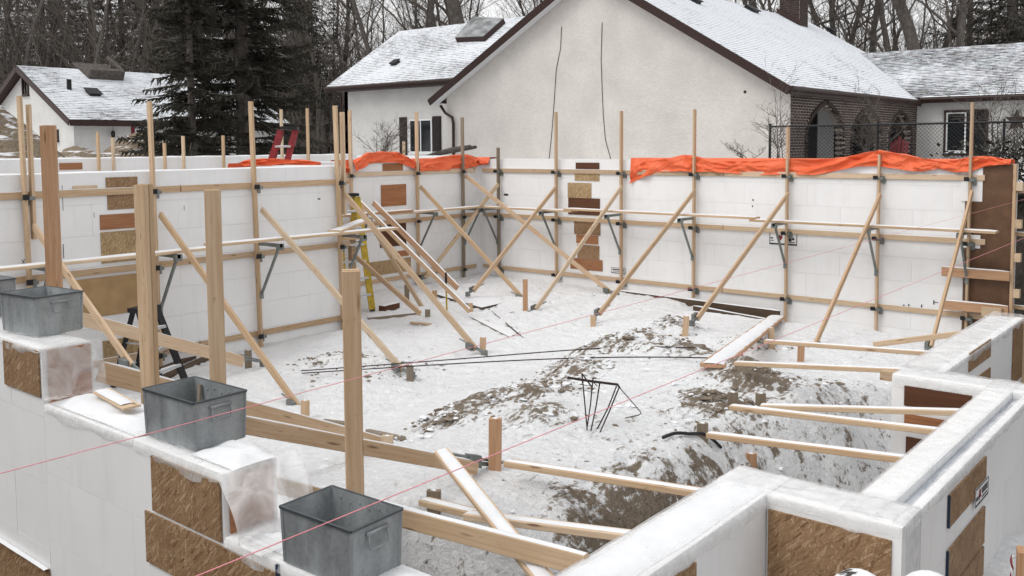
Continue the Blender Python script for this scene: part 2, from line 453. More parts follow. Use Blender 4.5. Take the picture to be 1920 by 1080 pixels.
def ground_h(x, y): return gh_base(x, y)[0]
def sand_amt(x, y, tr, t2):
    m = 0
    for k, (c, a, r_) in enumerate(RIDGE):
        d_ = ((x - c.x - .1) ** 2 + (y - c.y + .12) ** 2) / (r_ * r_)
        if d_ < 5: m = max(m, (.58 if k < 9 else .46) * math.exp(-d_ * .8)) + .1 * math.exp(-d_)
    m += .30 * gs((x - 10.9) / .5, (y + 7.6) / 2.2)
    m += .45 * (tr * (1 - tr) * 4) * (.25 + .75 * gs((y + 10.6) / .9, 0)) + .55 * t2
    m += .9 * gs((x - 11.75) / .5, (y + 9.75) / .35) + .9 * gs((x - 11.45) / .5, (y + 11.0) / .7)
    m += .12 * sst(10.2, 11, x)
    m -= .42 * gs((x - 6) / 1.5, (y + 8.6) / 1.1)
    return m
def build_ground():
    x0, x1, y0, y1, st = -.3, 13.0, -13.56, .35, .042
    rn = random.Random(17); prints = {}
    def step(px_, py_, a_, dp):
        for q in range(-1, 2):
            for r_ in range(-1, 2): prints.setdefault((int(px_ // .5) + q, int(py_ // .5) + r_), []).append((px_, py_, math.cos(a_), math.sin(a_), dp))
    for _ in range(26):
        wx, wy, wa = rn.uniform(1, 10.5), rn.uniform(-12, -1.2), rn.uniform(0, 6.3)
        for k in range(rn.randint(6, 16)):
            wa += rn.gauss(0, .12); wx += .33 * math.cos(wa); wy += .33 * math.sin(wa); sd = .11 * (1 if k % 2 else -1)
            if .3 < wx < 12 and -13 < wy < -.3: step(wx - sd * math.sin(wa), wy + sd * math.cos(wa), wa + rn.gauss(0, .15), rn.uniform(.02, .05))
    for _ in range(420): step(rn.uniform(.5, 11.5), rn.uniform(-13, -.5), rn.uniform(0, 6.3), rn.uniform(-.03, .035))
    nx, ny = int((x1 - x0) / st) + 1, int((y1 - y0) / st) + 1
    vs_, sand = [], []
    for j in range(ny):
        y = y0 + j * st
        for i in range(nx):
            x = x0 + i * st
            h, tr, t2, t3 = gh_base(x, y); m = sand_amt(x, y, tr, t2)
            lump = frac(x, y, 3.4, 4); rg = .38 - abs(noise.noise(V((x * 3.1 + .4 * lump, y * 3.1, 21)))) - .5 * abs(noise.noise(V((x * 8.7, y * 8.7, 5))))
            pit = noise.noise(V((x * 2.6, y * 2.6, 11))); l2 = frac(x + 7, y, 7.5, 3)
            h += .030 * frac(x, y, .9, 3) + (.017 + .035 * max(0, min(1, m + .2))) * lump + .011 * l2 - .035 * max(0, pit - .32)
            for (fx_, fy_, ca, sa, dp) in prints.get((int(x // .5), int(y // .5)), ()):
                u_ = ((x - fx_) * ca + (y - fy_) * sa) / .14; v_ = ((y - fy_) * ca - (x - fx_) * sa) / .06; d_ = u_ * u_ + v_ * v_
                if d_ < 6: h -= dp * (math.exp(-d_ * d_ * .6) - .35 * math.exp(-(d_ - 2.2) ** 2))
            rp = noise.noise(V((x * 1.1 + y * 2.0, (x - y * .5) * 6.0, 2)))
            h += .016 * rp * min(1, max(0, .3 + m))
            vs_.append((x, y, h)); h += (.006 + .13 * max(0, min(.8, m))) * rg; sand.append(m + 1.0 * rg * min(1, m * 1.6) + .10 * lump)
    fs = [(j * nx + i, j * nx + i + 1, (j + 1) * nx + i + 1, (j + 1) * nx + i) for j in range(ny - 1) for i in range(nx - 1)]
    me = bpy.data.meshes.new('ground'); me.from_pydata(vs_, [], fs)
    for nm, dat in (('sand', sand), ('dirt', [0.0] * len(vs_))):
        a = me.attributes.new(nm, 'FLOAT', 'POINT'); a.data.foreach_set('value', dat)
    me.materials.append(M['ground']); me.polygons.foreach_set('use_smooth', [True] * len(fs)); me.update()
    o = bpy.data.objects.new('ground', me); COL.objects.link(o); struct(o)
build_ground()

def terrain_h(x, y):
    dx = max(-4.6 - x, x - 13.2, 0); dy = max(-15.2 - y, y - .6, 0); d = math.hypot(dx, dy)
    t = sst(.5, 3.4, d)
    low = -.9 if y > -6.5 else (.30 if x > 12.4 or y < -13 else -.5)
    if y < -13: low = -.35
    lo2 = -.9 + 1.32 * sst(-7.5, -9.5, y)
    if x > 12.4 and y > -13: low = lo2
    hi = 2.15 + .35 * sst(20, 60, d) + .10 * noise.noise(V((x * .08, y * .08, 1)))
    if y < -15.2 and x > -2: hi = 1.35 + 2.4 * sst(-17.6, -21, y)  # unseen bank added behind the camera to darken the near walls
    return low * (1 - t) + hi * t
def build_terrain():
    xs = [-420, -200, -110, -70, -50, -38] + [-30 + .8 * i for i in range(34)] + [-2.8 + .4 * i for i in range(58)] + [21, 23, 26, 30, 36, 45, 60, 90, 150, 300, 420]
    ys = [-120, -60, -35, -27, -22, -19.5] + [-18 + .4 * i for i in range(56)] + [4.8 + .9 * i for i in range(30)] + [34, 40, 48, 60, 80, 120, 200, 420]
    nx, ny = len(xs), len(ys); vv, sand, dirt = [], [], []
    for y in ys:
        for x in xs:
            h = terrain_h(x, y)
            if abs(x) < 30 and abs(y) < 30: h += .05 * frac(x, y, 1.3, 4)
            vv.append((x, y, h)); sand.append(-.05)
            d = sst(11.35, 11.8, x) * sst(-8.4, -7.0, y) * sst(9, 4, y) * sst(22, 17, x); d2 = sst(-12.5, -13.6, y) * sst(-3, 0, x) * sst(-40, -30, y) if x < 12.9 else sst(-8, -9, y) * sst(13.9, 14.3, x) * sst(-40, -30, y); dirt.append(1.1 * max(d, d2, sst(7, 8, x) * sst(.2, .5, y) * sst(9, 4, y) * sst(22, 17, x)))  # d2: unseen dark soil added to cut bounce onto the near walls
    fs = []
    for j in range(ny - 1):
        for i in range(nx - 1):
            cx, cy = (xs[i] + xs[i + 1]) / 2, (ys[j] + ys[j + 1]) / 2
            if 0.1 < cx < 12.3 and -13.5 < cy < 0: continue
            fs.append((j * nx + i, j * nx + i + 1, (j + 1) * nx + i + 1, (j + 1) * nx + i))
    me = bpy.data.meshes.new('terrain'); me.from_pydata(vv, [], fs)
    for nm, dat in (('sand', sand), ('dirt', dirt)):
        a = me.attributes.new(nm, 'FLOAT', 'POINT'); a.data.foreach_set('value', dat)
    me.materials.append(M['ground']); me.polygons.foreach_set('use_smooth', [True] * len(fs)); me.update()
    o = bpy.data.objects.new('terrain', me); COL.objects.link(o); struct(o)
build_terrain()

def mound(name, cx, cy, z0, hgt, rx, ry, mat, seed, n=60):
    rows = []
    for j in range(n + 1):
        r_ = []
        for i in range(n + 1):
            u, v = i / n * 2 - 1, j / n * 2 - 1; d = math.hypot(u, v)
            h = hgt * (max(0, 1 - d ** 1.35) ** 1.15) * (1 + .22 * noise.noise(V((u * 2 + seed, v * 2, 1)))) + .10 * hgt * frac(u + seed, v, 4, 4) * max(0, 1 - d)
            r_.append((cx + u * rx, cy + v * ry, z0 + h - (.15 if d > 1 else 0)))
        rows.append(r_)
    b = B().mat(mat); b.grid(rows); return struct(b.build(name, None, (cx, cy, z0), True))
_p = PD(-110, 292, 22); mound('sand_pile', _p.x, _p.y, 2.0, 3.0, 3.5, 3.5, 'soil', 2)
_p = PD(262, 289, 27); mound('sand_pile', _p.x, _p.y, 2.15, 1.35, 1.9, 1.9, 'soil', 8, 40)
_p = PD(150, 292, 26); mound('sand_pile', _p.x, _p.y, 2.1, 1.0, 2.4, 1.6, 'soil', 12, 40)

# ------------------------------------------------------------------ insulated form walls
BL, BH = 1.22, .4064
def form_wall(root, axis, c, s0, s1, z0, z1, nrm, thick=.30, off=0.0, core=True, ft=.065):
    """foam-block wall. axis 'x': visible face in the plane y=c running s0..s1 along x (nrm = +-1 the way the face looks); axis 'y' likewise"""
    g = .0011
    z = z1; k = 0
    def P(s, d, zz): return (s, c - nrm * d, zz) if axis == 'x' else (c - nrm * d, s, zz)
    while z > z0 + .02:
        zb = max(z0, z - BH); o_ = (BL / 2 if k % 2 else 0) + off
        s = s0 + (o_ % BL) - BL
        while s < s1 - .01:
            a, e = max(s0, s), min(s1, s + BL)
            if e - a > .03:
                jit = .0022 * noise.noise(V((s * 3.1, z * 5, c)))
                q0 = P(a + g, jit, zb + g); q1 = P(e - g, ft, z - g)
                lo = tuple(min(i, j) for i, j in zip(q0, q1)); hi = tuple(max(i, j) for i, j in zip(q0, q1))
                b = B().mat('foam'); b.box(lo, hi); b.build('foam_block', root, lo)
            s += BL
        z = zb; k += 1
    if core:
        q0 = P(s0 + .004, .012, z0); q1 = P(s1 - .004, thick, z1 - .004)
        lo = tuple(min(i, j) for i, j in zip(q0, q1)); hi = tuple(max(i, j) for i, j in zip(q0, q1))
        b = B().mat('foam_core'); b.box(lo, hi); b.build('wall_core', root, lo)
def patch(root, axis, c, nrm, p0, p1, mat, name='sheathing_patch', th=.011, lip=None):
    """a sheet screwed flat onto a wall face; p0, p1 = opposite corners (s, z)"""
    s0, s1 = sorted((p0[0], p1[0])); z0, z1 = sorted((p0[1], p1[1]))
    b = B().mat(mat)
    def P(s, d, zz): return (s, c + nrm * d, zz) if axis == 'x' else (c + nrm * d, s, zz)
    q0, q1 = P(s0, .002, z0), P(s1, .002 + th, z1)
    lo = tuple(min(i, j) for i, j in zip(q0, q1)); hi = tuple(max(i, j) for i, j in zip(q0, q1))
    if axis == 'y':   # keep the board's own x axis along its length so the grain follows it
        b.box((0, 0, 0), (s1 - s0, th, z1 - z0)); o = b.build(name); o.matrix_basis = Matrix(((0, nrm * 1.0, 0, lo[0] if nrm > 0 else hi[0]), (1, 0, 0, s0), (0, 0, 1, z0), (0, 0, 0, 1)))
    else:
        b.box((0, 0, 0), (s1 - s0, th, z1 - z0)); o = b.build(name); o.location = lo
    par(o, root); return o
def ppatch(root, axis, c, nrm, x0, y0, x1, y1, mat, **k):
    f = (lambda a, b: PX(a, b, c)) if axis == 'y' else (lambda a, b: PY(a, b, c))
    i = 1 if axis == 'y' else 0; xm, ym = (x0 + x1) / 2, (y0 + y1) / 2
    return patch(root, axis, c, nrm, (f(x0, ym)[i], f(xm, y0).z), (f(x1, ym)[i], f(xm, y1).z), mat, **k)
def snow_top(root, a, b, width, thick=.02):
    return snow_on(root, a, b, width, thick)

# far right wall (face looks towards the viewer)
WR = thing('form_wall', 'long white foam-block wall below the big gable with orange tarp along its right half', 'wall', (0.1, 0, 0))
form_wall(WR, 'x', 0.0, 0.10, 10.66, -.9, 2.70, -1)
for q in [(1080, 305, 1124, 317, 'ply_dark'), (1078, 325, 1124, 339, 'osb_pale'), (1065, 343, 1109, 371, 'osb_pale'), (1066, 371.5, 1125, 403, 'ply_dark'),
          (1077, 412, 1126, 440, 'osb'), (1081, 441, 1122, 457, 'ply'), (1083, 459.5, 1124, 485, 'osb'), (1070, 485.5, 1130, 506, 'ply')]:
    ppatch(WR, 'x', 0, -1, *q)
_a = PY(1840, 312, 0)
patch(WR, 'x', 0, -1, (10.67, -.9), (11.36, 2.66), 'kraft', name='brown_panel')
b = B().mat('foam'); 
for (x0, y0, x1, y1) in [(1822, 312, 1842, 378), (1821, 440, 1838, 466)]:
    p, q = PY(x0, y0, 0), PY(x1, y1, 0); b.box((10.6, -.02, q.z), (q.x, -.0145, p.z))
b.build('foam_offcut', WR, (10.7, 0, 2))
b = B().mat('foam_core'); b.box((10.661, .012, -.9), (11.36, .30, 2.66)); b.build('end_buck', WR, (11, 0, 1))
lumber('end_stud', (11.385, -.04, -.8), (11.385, -.04, 2.66), .09, .045, (0, 1, 0), 'pine', WR)
snow_on(WR, (.1, .15, 2.70), (10.6, .15, 2.70), .28, .007)

# small printed signs and marks on the far wall
def sign(root, x0, y0, x1, y1, full=True):
    p, q = PY(x0, y0, -.004), PY(x1, y1, -.004); W_, H_ = q.x - p.x, p.z - q.z
    b = B().mat('label'); b.box((p.x, -.006, q.z), (q.x, -.002, p.z)); s = b.build('printed_sign', root, tuple(p))
    b = B().mat('ink'); fr = H_ * .09
    for (u0, v0, u1, v1) in [(0, 0, 1, .12), (0, .92, 1, 1), (0, .12, .025, .92), (.975, .12, 1, .92)] + \
            ([(.04, .45, .13, .56), (.04, .28, .16, .34), (.70, .30, .80, .78), (.82, .42, .90, .58), (.70, .20, .93, .26), (.58, .52, .66, .60)] if full else [(.1, .3, .9, .38), (.1, .55, .9, .75)]):
        b.box((p.x + u0 * W_, -.0085, q.z + v0 * H_), (p.x + u1 * W_, -.0065, q.z + v1 * H_))
    par(b.build('border_and_lettering', None, tuple(p)), s)
    if full:
        b = B().mat('emblem')
        pts = [(.26, .85), (.31, .70), (.36, .80), (.41, .70), (.46, .85), (.48, .55), (.42, .38), (.36, .22), (.31, .38), (.25, .58)]
        fr_ = [(p.x + u * W_, -.0095, q.z + v * H_) for u, v in pts]; b.poly(fr_)
        par(b.build('maroon_emblem', None, tuple(p)), s)
sign(WR, 1443, 434, 1494.5, 461)
sign(WR, 1146, 501, 1173, 514, False)
b = B().mat('ink')
for (x, y, w_, h_) in [(1693, 571, 3, 4), (1703, 570, 2, 6), (1727, 571, 2, 6), (1750, 566, 9, 2), (1750, 563, 2, 8), (1095, 505, 4, 3), (1101, 505, 4, 3), (945, 363, 8, 4), (1411, 373, 2, 4), (1300 + 110, 385, 2, 3)]:
    p, q = PY(x, y, -.003), PY(x + w_, y + h_, -.003); b.box((p.x, -.005, q.z), (q.x, -.003, p.z))
b.build('pencil_marks', WR, (6, 0, 1))

# recessed stretch of the left wall, beyond the outside corner
WS = thing('form_wall', 'set-back white foam-block wall left of the inner corner with square board patches', 'wall', (0.1, -3, 0))
form_wall(WS, 'y', 0.10, -6.34, 0.0, -.9, 2.70, 1)
for q in [(717, 307, 755, 320, 'ply'), (714, 346, 761, 386, 'ply'), (712, 417, 761, 462, 'ply_dark'), (738, 470, 766, 481, 'ply'), (692, 487, 770, 513, 'osb_pale')]:
    ppatch(WS, 'y', .10, 1, *q)
form_wall(WS, 'x', -6.34, .40, 2.44, -.9, 2.70, 1)
snow_on(WS, (-.05, -6.3, 2.70), (-.05, 0, 2.70), .28, .02)

# long left wall
WL = thing('form_wall', 'long white foam-block wall on the left with stacked board patches and a step ladder before it', 'wall', (2.745, -10, 0))
form_wall(WL, 'y', 2.745, -13.53, -6.34, -.9, 2.69, 1)
for q in [(198, 332, 257, 354, 'osb'), (201, 365, 256, 392, 'osb'), (187, 401, 256, 429, 'ply'), (189, 433, 259, 491, 'osb_pale'), (136, 348, 182, 358.5, 'pine_pale'),
          (133, 519, 262, 592, 'ply_tan'), (192, 634, 262, 668, 'osb_pale')]:
    ppatch(WL, 'y', 2.745, 1, *q)
b = B().mat('ink')
for (x, y, w_, h_) in [(163, 556, 4, 6), (470, 480, 3, 3), (596, 372, 5, 2), (117, 347, 1.2, 48), (118, 458, 2.4, 26), (176, 398, 1.2, 10), (345, 385, 1, 9)]:
    p, q = PX(x, y, 2.75), PX(x + w_, y + h_, 2.75); b.box((2.746, p.y, q.z), (2.748, q.y, p.z))
p, q = PX(41, 487, 2.75), PX(47, 495, 2.75)
b.beam((2.748, p.y, p.z), (2.748, q.y, q.z), .008, .004, (1, 0, 0)); b.beam((2.748, p.y, q.z), (2.748, q.y, p.z), .008, .004, (1, 0, 0))
b.build('pencil_marks', WL, (2.75, -10, 1))
snow_on(WL, (2.595, -13.5, 2.69), (2.595, -6.36, 2.69), .29, .02)

# wall of the farther wing behind the left wall
WB = thing('form_wall', 'white foam-block wall of the farther wing, seen over the left wall', 'wall', (-4, -6, 0))
form_wall(WB, 'y', -4.0, -14.0, -.2, .6, 2.80, 1)
ppatch(WB, 'y', -4.0, 1, 111, 305.5, 154, 318, 'ply')
snow_on(WB, (-4.15, -13.8, 2.80), (-4.15, -.3, 2.80), .28, .03)
form_wall(WB, 'x', -.2, -3.99, -.4, .6, 2.78, -1)

# stepped front wall with beam pockets
FY = -13.83
X1, X2 = 9.005, 10.86          # where it steps down
WF = thing('form_wall', 'stepped white foam-block wall in the left foreground carrying the steel bins', 'wall', (9, FY, 0))
form_wall(WF, 'x', FY, 2.45, X1, -.4, 1.83, -1)
form_wall(WF, 'x', FY, X1, X2, -.2, 1.50, -1, off=.4)
form_wall(WF, 'x', FY, X2, 12.61, -.2, 1.20, -1, off=.8)
z_ = lambda x, y: PY(x, y, FY).z
x_ = lambda x, y: PY(x, y, FY).x
patch(WF, 'x', FY, -1, (x_(288, 900), PY(288, 853, FY).z), (x_(416, 950), PY(285, 953, FY).z), 'osb')
patch(WF, 'x', FY, -1, (x_(277, 1000), PY(278, 957, FY).z), (x_(521, 1065), PY(283, 1053, FY).z), 'osb')
patch(WF, 'x', FY, -1, (x_(11, 690), PY(10, 638, FY).z), (x_(76, 700), PY(14, 720, FY).z), 'osb')
patch(WF, 'x', FY, -1, (7.6, PY(0, 1008, FY).z), (x_(94, 1060), .0), 'osb')
p = PY(0, 1006, FY); snow_on(WF, (7.6, FY - .02, p.z), (x_(94, 1060), FY - .02, p.z), .04, .012)
b = B().mat('tape'); xx = x_(521, 1065)
b.box((xx + .002, FY - .015, PY(521, 1080, FY).z - .2), (xx + .016, FY - .001, PY(521, 1056, FY).z)); b.build('tape_strip', WF, (xx, FY, 1))
# plywood closing the step faces (they look along +x)
patch(WF, 'y', X1 + .001, 1, (FY + .03, 1.50), (PX(168, 650, X1).y, 1.82), 'ply', name='step_board')
patch(WF, 'y', X2 + .001, 1, (FY + .03, 1.21), (FY + .27, 1.485), 'ply', name='step_board')

# low right-hand walls round the bay
ZT = 1.215
def low_wall(label, segs, loc):
    r = thing('form_wall', label, 'wall', loc)
    for s in segs: form_wall(r, *s)
    return r
W1 = low_wall('low white foam wall running to the bottom edge left of the bay', [('y', 12.61, -13.53, -11.50, -.75, ZT, 1)], (12.46, -12.5, 0))
W2 = low_wall('low white foam return wall faced with one big strand board sheet', [('x', -11.80, 12.612, 13.28, -.75, ZT, -1)], (12.9, -11.65, 0))
W3 = low_wall('low white foam wall at the right edge with three slanting strand board strips', [('y', 13.28, -11.497, -8.863, -.75, ZT, 1, .30, 0.0, False, .050)], (13.13, -10, 0))
b = B().mat('foam'); b.box((12.98, -11.497, -.85), (13.150, -8.863, ZT)); b.build('inner_form', W3, (13, -10, 0))
b = B().mat('shaded_film'); b.box((13.151, -11.497, -.85), (13.227, -8.863, ZT - .05)); b.build('open_core', W3, (13.1, -10, 0))
W4 = low_wall('low white foam return wall with brown panels on the far side of the bay', [('x', -8.86, 12.31, 13.28, -.85, ZT, -1)], (12.8, -8.7, 0))
W5 = low_wall('low white foam wall beyond the bay ending in upright studs', [('y', 12.61, -8.557, -5.66, -.85, ZT, 1)], (12.46, -7, 0))
patch(W2, 'x', -11.80, -1, (12.625, 1.145), (13.235, -.6), 'osb')
patch(W1, 'y', 12.61, 1, (-12.56, 1.135), (-13.5, .5), 'osb')
for (za, zb) in [(855, 908), (945, 1010), (1017, 1066)]:
    z0, z1 = PX(1846, zb, 13.28).z, PX(1846, za, 13.28).z
    patch(W3, 'y', 13.28, 1, (-11.02, z0), (-10.235, z1), 'osb')
    b = B().mat('tape'); b.box((13.2815, -11.035, z0), (13.2945, -11.023, z1)); b.build('tape_strip', W3, (13.28, -11, z0))
ppatch(W4, 'x', -8.86, -1, 1696, 732, 1823, 770, 'ply_dark'); ppatch(W4, 'x', -8.86, -1, 1696, 783, 1795, 812, 'ply'); ppatch(W4, 'x', -8.86, -1, 1699, 824, 1765, 858, 'ply_dark')
for (x0, y0, x1, y1) in [(1816, 649, 1855, 682), (1816, 704, 1854, 740)]: ppatch(W5, 'y', 12.61, 1, x0, y0, x1, y1, 'osb')
for k, (yy, mt) in enumerate([(-5.64, 'pine_pale'), (-5.59, 'pine'), (-5.54, 'pine_pale')]):
    lumber('end_stud', (12.60 - .03 * k, yy, -.6), (12.60 - .03 * k, yy, ZT - .02), .14, .036, (1, 0, 0), mt, W5)
patch(W5, 'y', 12.61, 1, (-6.15, .62), (-5.72, ZT - .02), 'osb')
# printed sign on the bay wall
SX = 13.298
sy0, sy1, sz0, sz1 = PX(1829, 936, SX).y, PX(1853, 915, SX).y, PX(1829, 953, SX).z, PX(1829, 920, SX).z
b = B().mat('label'); b.box((SX - .002, sy0, sz0), (SX, sy1, sz1)); sg = b.build('printed_sign', W3, (SX, sy0, sz0))
b = B().mat('ink')
for (u0, v0, u1, v1) in [(0, 0, 1, .1), (0, .93, 1, 1), (0, .1, .02, .93), (.98, .1, 1, .93), (.06, .3, .2, .5), (.5, .4, .62, .75), (.66, .4, .78, .75), (.82, .4, .92, .75), (.5, .2, .9, .28)]:
    b.box((SX + .0005, sy0 + (sy1 - sy0) * u0, sz0 + (sz1 - sz0) * v0), (SX + .0015, sy0 + (sy1 - sy0) * u1, sz0 + (sz1 - sz0) * v1))
par(b.build('border_and_lettering', None, (SX, sy0, sz0)), sg)
b = B().mat('emblem'); b.poly([(SX + .002, sy0 + (sy1 - sy0) * u, sz0 + (sz1 - sz0) * v) for u, v in [(.26, .2), (.33, .35), (.44, .3), (.38, .55), (.46, .8), (.35, .7), (.30, .9), (.27, .65), (.22, .5)]])
par(b.build('maroon_emblem', None, (13.3, -10.4, 1)), sg)
# ------------------------------------------------------------------ wall bracing
def out(axis, c, s, d, z):   # point at distance d off a wall face
    return V((s, c - d, z)) if axis == 'x' else V((c + d, s, z))
def clamp(root, axis, c, s, z, hide=False):
    b = B().mat('bracket'); side = 1
    ax = V((1, 0, 0)) if axis == 'x' else V((0, 1, 0)); nn = V((0, -1, 0)) if axis == 'x' else V((1, 0, 0))
    o = out(axis, c, s, .004, z)
    b.obox(o + ax * .028 + V((0, 0, -.13)), ax * .055, nn * .055, V((0, 0, .125)))
    b.obox(o + ax * -.075 + nn * .122 + V((0, 0, -.065)), ax * .15, nn * .010, V((0, 0, .045)))
    b.obox(o + ax * .045 + V((0, 0, -.055)), ax * .014, nn * .128, V((0, 0, .03)))
    c = b.build('clamp', root, tuple(o)); b = B().mat('black')
    q = o + nn * .1325 + ax * -.03 + V((0, 0, -.03)); b.obox(q - ax * .045 - V((0, 0, .03)), ax * .065, nn * .04, V((0, 0, .065)))
    par(b.build('knob', None, tuple(o)), c)
def turnbuckle(root, a, b_):
    d = (V(b_) - V(a)).normalized(); b = B().mat('bracket')
    b.tube([V(a) - d * .32 + V((0, 0, .05)), V(b_) + V((0, 0, .02))], .011, 6)
    b.tube([V(a) - d * .02, V(b_) + d * .02], .016, 6)
    b.obox(V(a) - d * .1 + V((-.03, -.03, -.02)), d * .12, V((0, 0, .09)), d.cross(V((0, 0, 1))).normalized() * .05)
    q = V(b_); b.obox(q + V((-.035, -.035, -.06)), V((.07, 0, 0)), V((0, .07, 0)), V((0, 0, .09)))
    b.build('turnbuckle_foot', root, tuple(a))
def wall_brace(axis, c, s, ztop, zbot, label, foot=None, head=None, clamps=(2.45, 1.41, .2), brk=True, mat='pine', lean=0.0, top_s=None, up2=None):
    base = out(axis, c, s, .085, zbot)
    r = thing('wall_brace', label, 'wall brace', tuple(base), 'timber braces holding the form walls plumb')
    nn = V((0, -1, 0)) if axis == 'x' else V((1, 0, 0)); ax = V((1, 0, 0)) if axis == 'x' else V((0, 1, 0))
    top = out(axis, c, s if top_s is None else top_s, .085, ztop)
    lumber('upright', base, top, .089, .038, nn, mat, r)
    if up2: lumber('upright', base + ax * .06 + V((0, 0, up2[0] - zbot)), out(axis, c, s + .06, .085, up2[1]), .089, .038, nn, 'pine_pale', r)
    for z in clamps: clamp(r, axis, c, s, z)
    if foot is not None:
        f = foot; h = head
        d = (f - h).normalized(); side = ax * .042
        lumber('diagonal', h + side, f + side, .089, .038, (0, 0, 1), random.choice(['pine', 'pine_pale', 'pine']), r)
        e = f + V((d.x, d.y, 0)).normalized() * .17; e.z = f.z - .03
        turnbuckle(r, f + side, e + side)
    if brk:
        z = 1.60; b = B().mat('bracket')
        p = out(axis, c, s, .132, z); L = .52
        b.obox(p - ax * .022 + V((0, 0, -.055)), ax * .044, nn * L, V((0, 0, .05)))
        b.obox(p + nn * (L - .06) - ax * .05 + V((0, 0, -.09)), ax * .10, nn * .06, V((0, 0, .085)))
        b.beam(p + nn * (L - .06) + V((0, 0, -.06)), p + V((0, 0, -.80)), .032, .032)
        b.obox(p - ax * .03 - nn * .005 + V((0, 0, -.86)), ax * .06, nn * .02, V((0, 0, .1)))
        b.build('scaffold_bracket', r, tuple(p))
    return r
names = ['first', 'second', 'third', 'fourth', 'fifth', 'sixth', 'seventh']
rw = [(.78, 277, (815, 500), .05, 935), (2.44, 210, (885, 545), -.05, 1042), (4.12, 208, (1001, 580), -.05, 1166), (5.80, 205, (1120, 588), .0, 1302),
      (7.69, 238, (1303, 597), -.40, 1476), (9.32, 290, (1517, 660), -.5, 1648), (10.75, 192, (1740, 650), -.6, 1820)]
heads = [(940, 345), (1046, 350), (1170, 350), (1298, 358), (1472, 363), (1644, 365), (1824, 360)]
RH = []
for i, (s, ty, ft, zb, pxl) in enumerate(rw):
    zt = PY(pxl, ty, -.085).z
    f = PX(*ft, s); h = PX(*heads[i], s); h = V((s, -.135, PY(*heads[i], -.135).z))
    if i == 0: f = V((.2, -1.95, .12)); 
    wall_brace('x', 0, s, zt, zb, 'timber wall brace on the far wall, %s upright counted from the inner corner' % names[i], f, h, mat=['grey_wood', 'pine', 'pine', 'pine', 'pine', 'pine', 'pine'][i])
    RH.append((s, f))
lwdat = [(-6.42, 198, 628, (888, 655), (625, 365)), (-8.02, 190, 470, (750, 695), (484, 393)), (-9.65, 190, 280, (554, 765), (298, 402)), (-11.31, 180, 36, (240, 688), (58, 425))]
for i, (s, ty, pxl, ft, hd) in enumerate(lwdat):
    zt = PX(pxl, ty, 2.83).z
    f = PY(*ft, s); h = V((2.745 + .135, s, PX(*hd, 2.88).z))
    lab = ['timber wall brace at the outside corner, its long diagonal crossing the yellow ladder',
           'timber wall brace on the left wall, between the corner brace and the tall front posts',
           'timber wall brace on the left wall beside the black step ladder', 'timber wall brace on the left wall nearest the left edge'][i]
    r = wall_brace('y', 2.745, s, zt, -.1, lab, f, h, mat='pine', top_s=PX(pxl, ty, 2.83).y, up2=(1.9, zt - .1) if i in (0, 3) else None)
    RH.append((s, f))
swd = [(-3.95, 207, 653, (795, 587), (668, 372)), (-2.09, 210, 779, (978, 560), (787, 350)), (-.64, 220, 864, (1142, 548), (866, 330))]
for i, (s, ty, pxl, ft, hd) in enumerate(swd):
    zt = PX(pxl, ty, .185).z; f = PY(*ft, s); h = V((.235, s, PX(*hd, .235).z))
    lab = ['timber wall brace behind the yellow step ladder, left of the square board patches', 'timber wall brace right of the square board patches on the set-back wall',
           'weathered timber wall brace standing in the inner corner of the walls'][i]
    wall_brace('y', .10, s, zt, -.05, lab, f, h, mat=['pine', 'pine', 'grey_wood'][i])
    RH.append((s, f))
# loose long diagonals beside the outside corner
def beam_thing(name, label, cat, a, b, w=.089, t=.038, up=(0, 0, 1), mat='pine', group=None, snow=0):
    o = lumber(name, a, b, w, t, up, mat); tag(o, label, cat, group)
    if snow: snow_on(o, a, b, t * .98, snow, up=up, top=w / 2 + .0005)
    return o
a_, b_ = PX(668, 372, .6), PY(880, 583, -4.6); beam_thing('timber_prop', 'long timber prop leaning from the set-back wall, behind the corner brace', 'timber', a_, b_, mat='pine', snow=.008)
a_, b_ = PX(700, 380, .5), PY(858, 540, -3.6); beam_thing('timber_prop', 'upper timber prop leaning past the dark square patch', 'timber', a_, b_, .12, mat='pine_red', snow=.008)
a_, b_ = PX(664, 478, 1.6), PY(788, 588, -5.4); beam_thing('timber_prop', 'short timber prop sloping down beside the yellow ladder', 'timber', a_, b_, mat='pine')
# walers along the walls
def waler(axis, c, s0, s1, z, label, n=0):
    g = 'horizontal timbers clamped along the form walls'
    a = out(axis, c, s0, .0215, z); b = out(axis, c, s1, .0215, z)
    return beam_thing('waler', label, 'timber', a, b, .089, .038, (0, 0, 1), random.choice(['pine', 'pine_pale']), g, .006)
for z, w_ in [(2.44, 'top'), (1.41, 'middle'), (.20, 'bottom')]:
    waler('x', 0, .25, 6.4, z, 'left half of the %s horizontal timber on the far right wall' % w_)
    waler('x', 0, 6.41, 10.98 if z < 2 else 10.95, z, 'right half of the %s horizontal timber on the far right wall' % w_)
    waler('y', .10, -5.2, -.15, z, '%s horizontal timber on the set-back wall left of the inner corner' % w_)
    waler('y', 2.745, -13.3, -9.0 - z * .1, z, 'left half of the %s horizontal timber on the long left wall' % w_)
    waler('y', 2.745, -8.98 - z * .1, -6.2, z, 'right half of the %s horizontal timber on the long left wall' % w_)
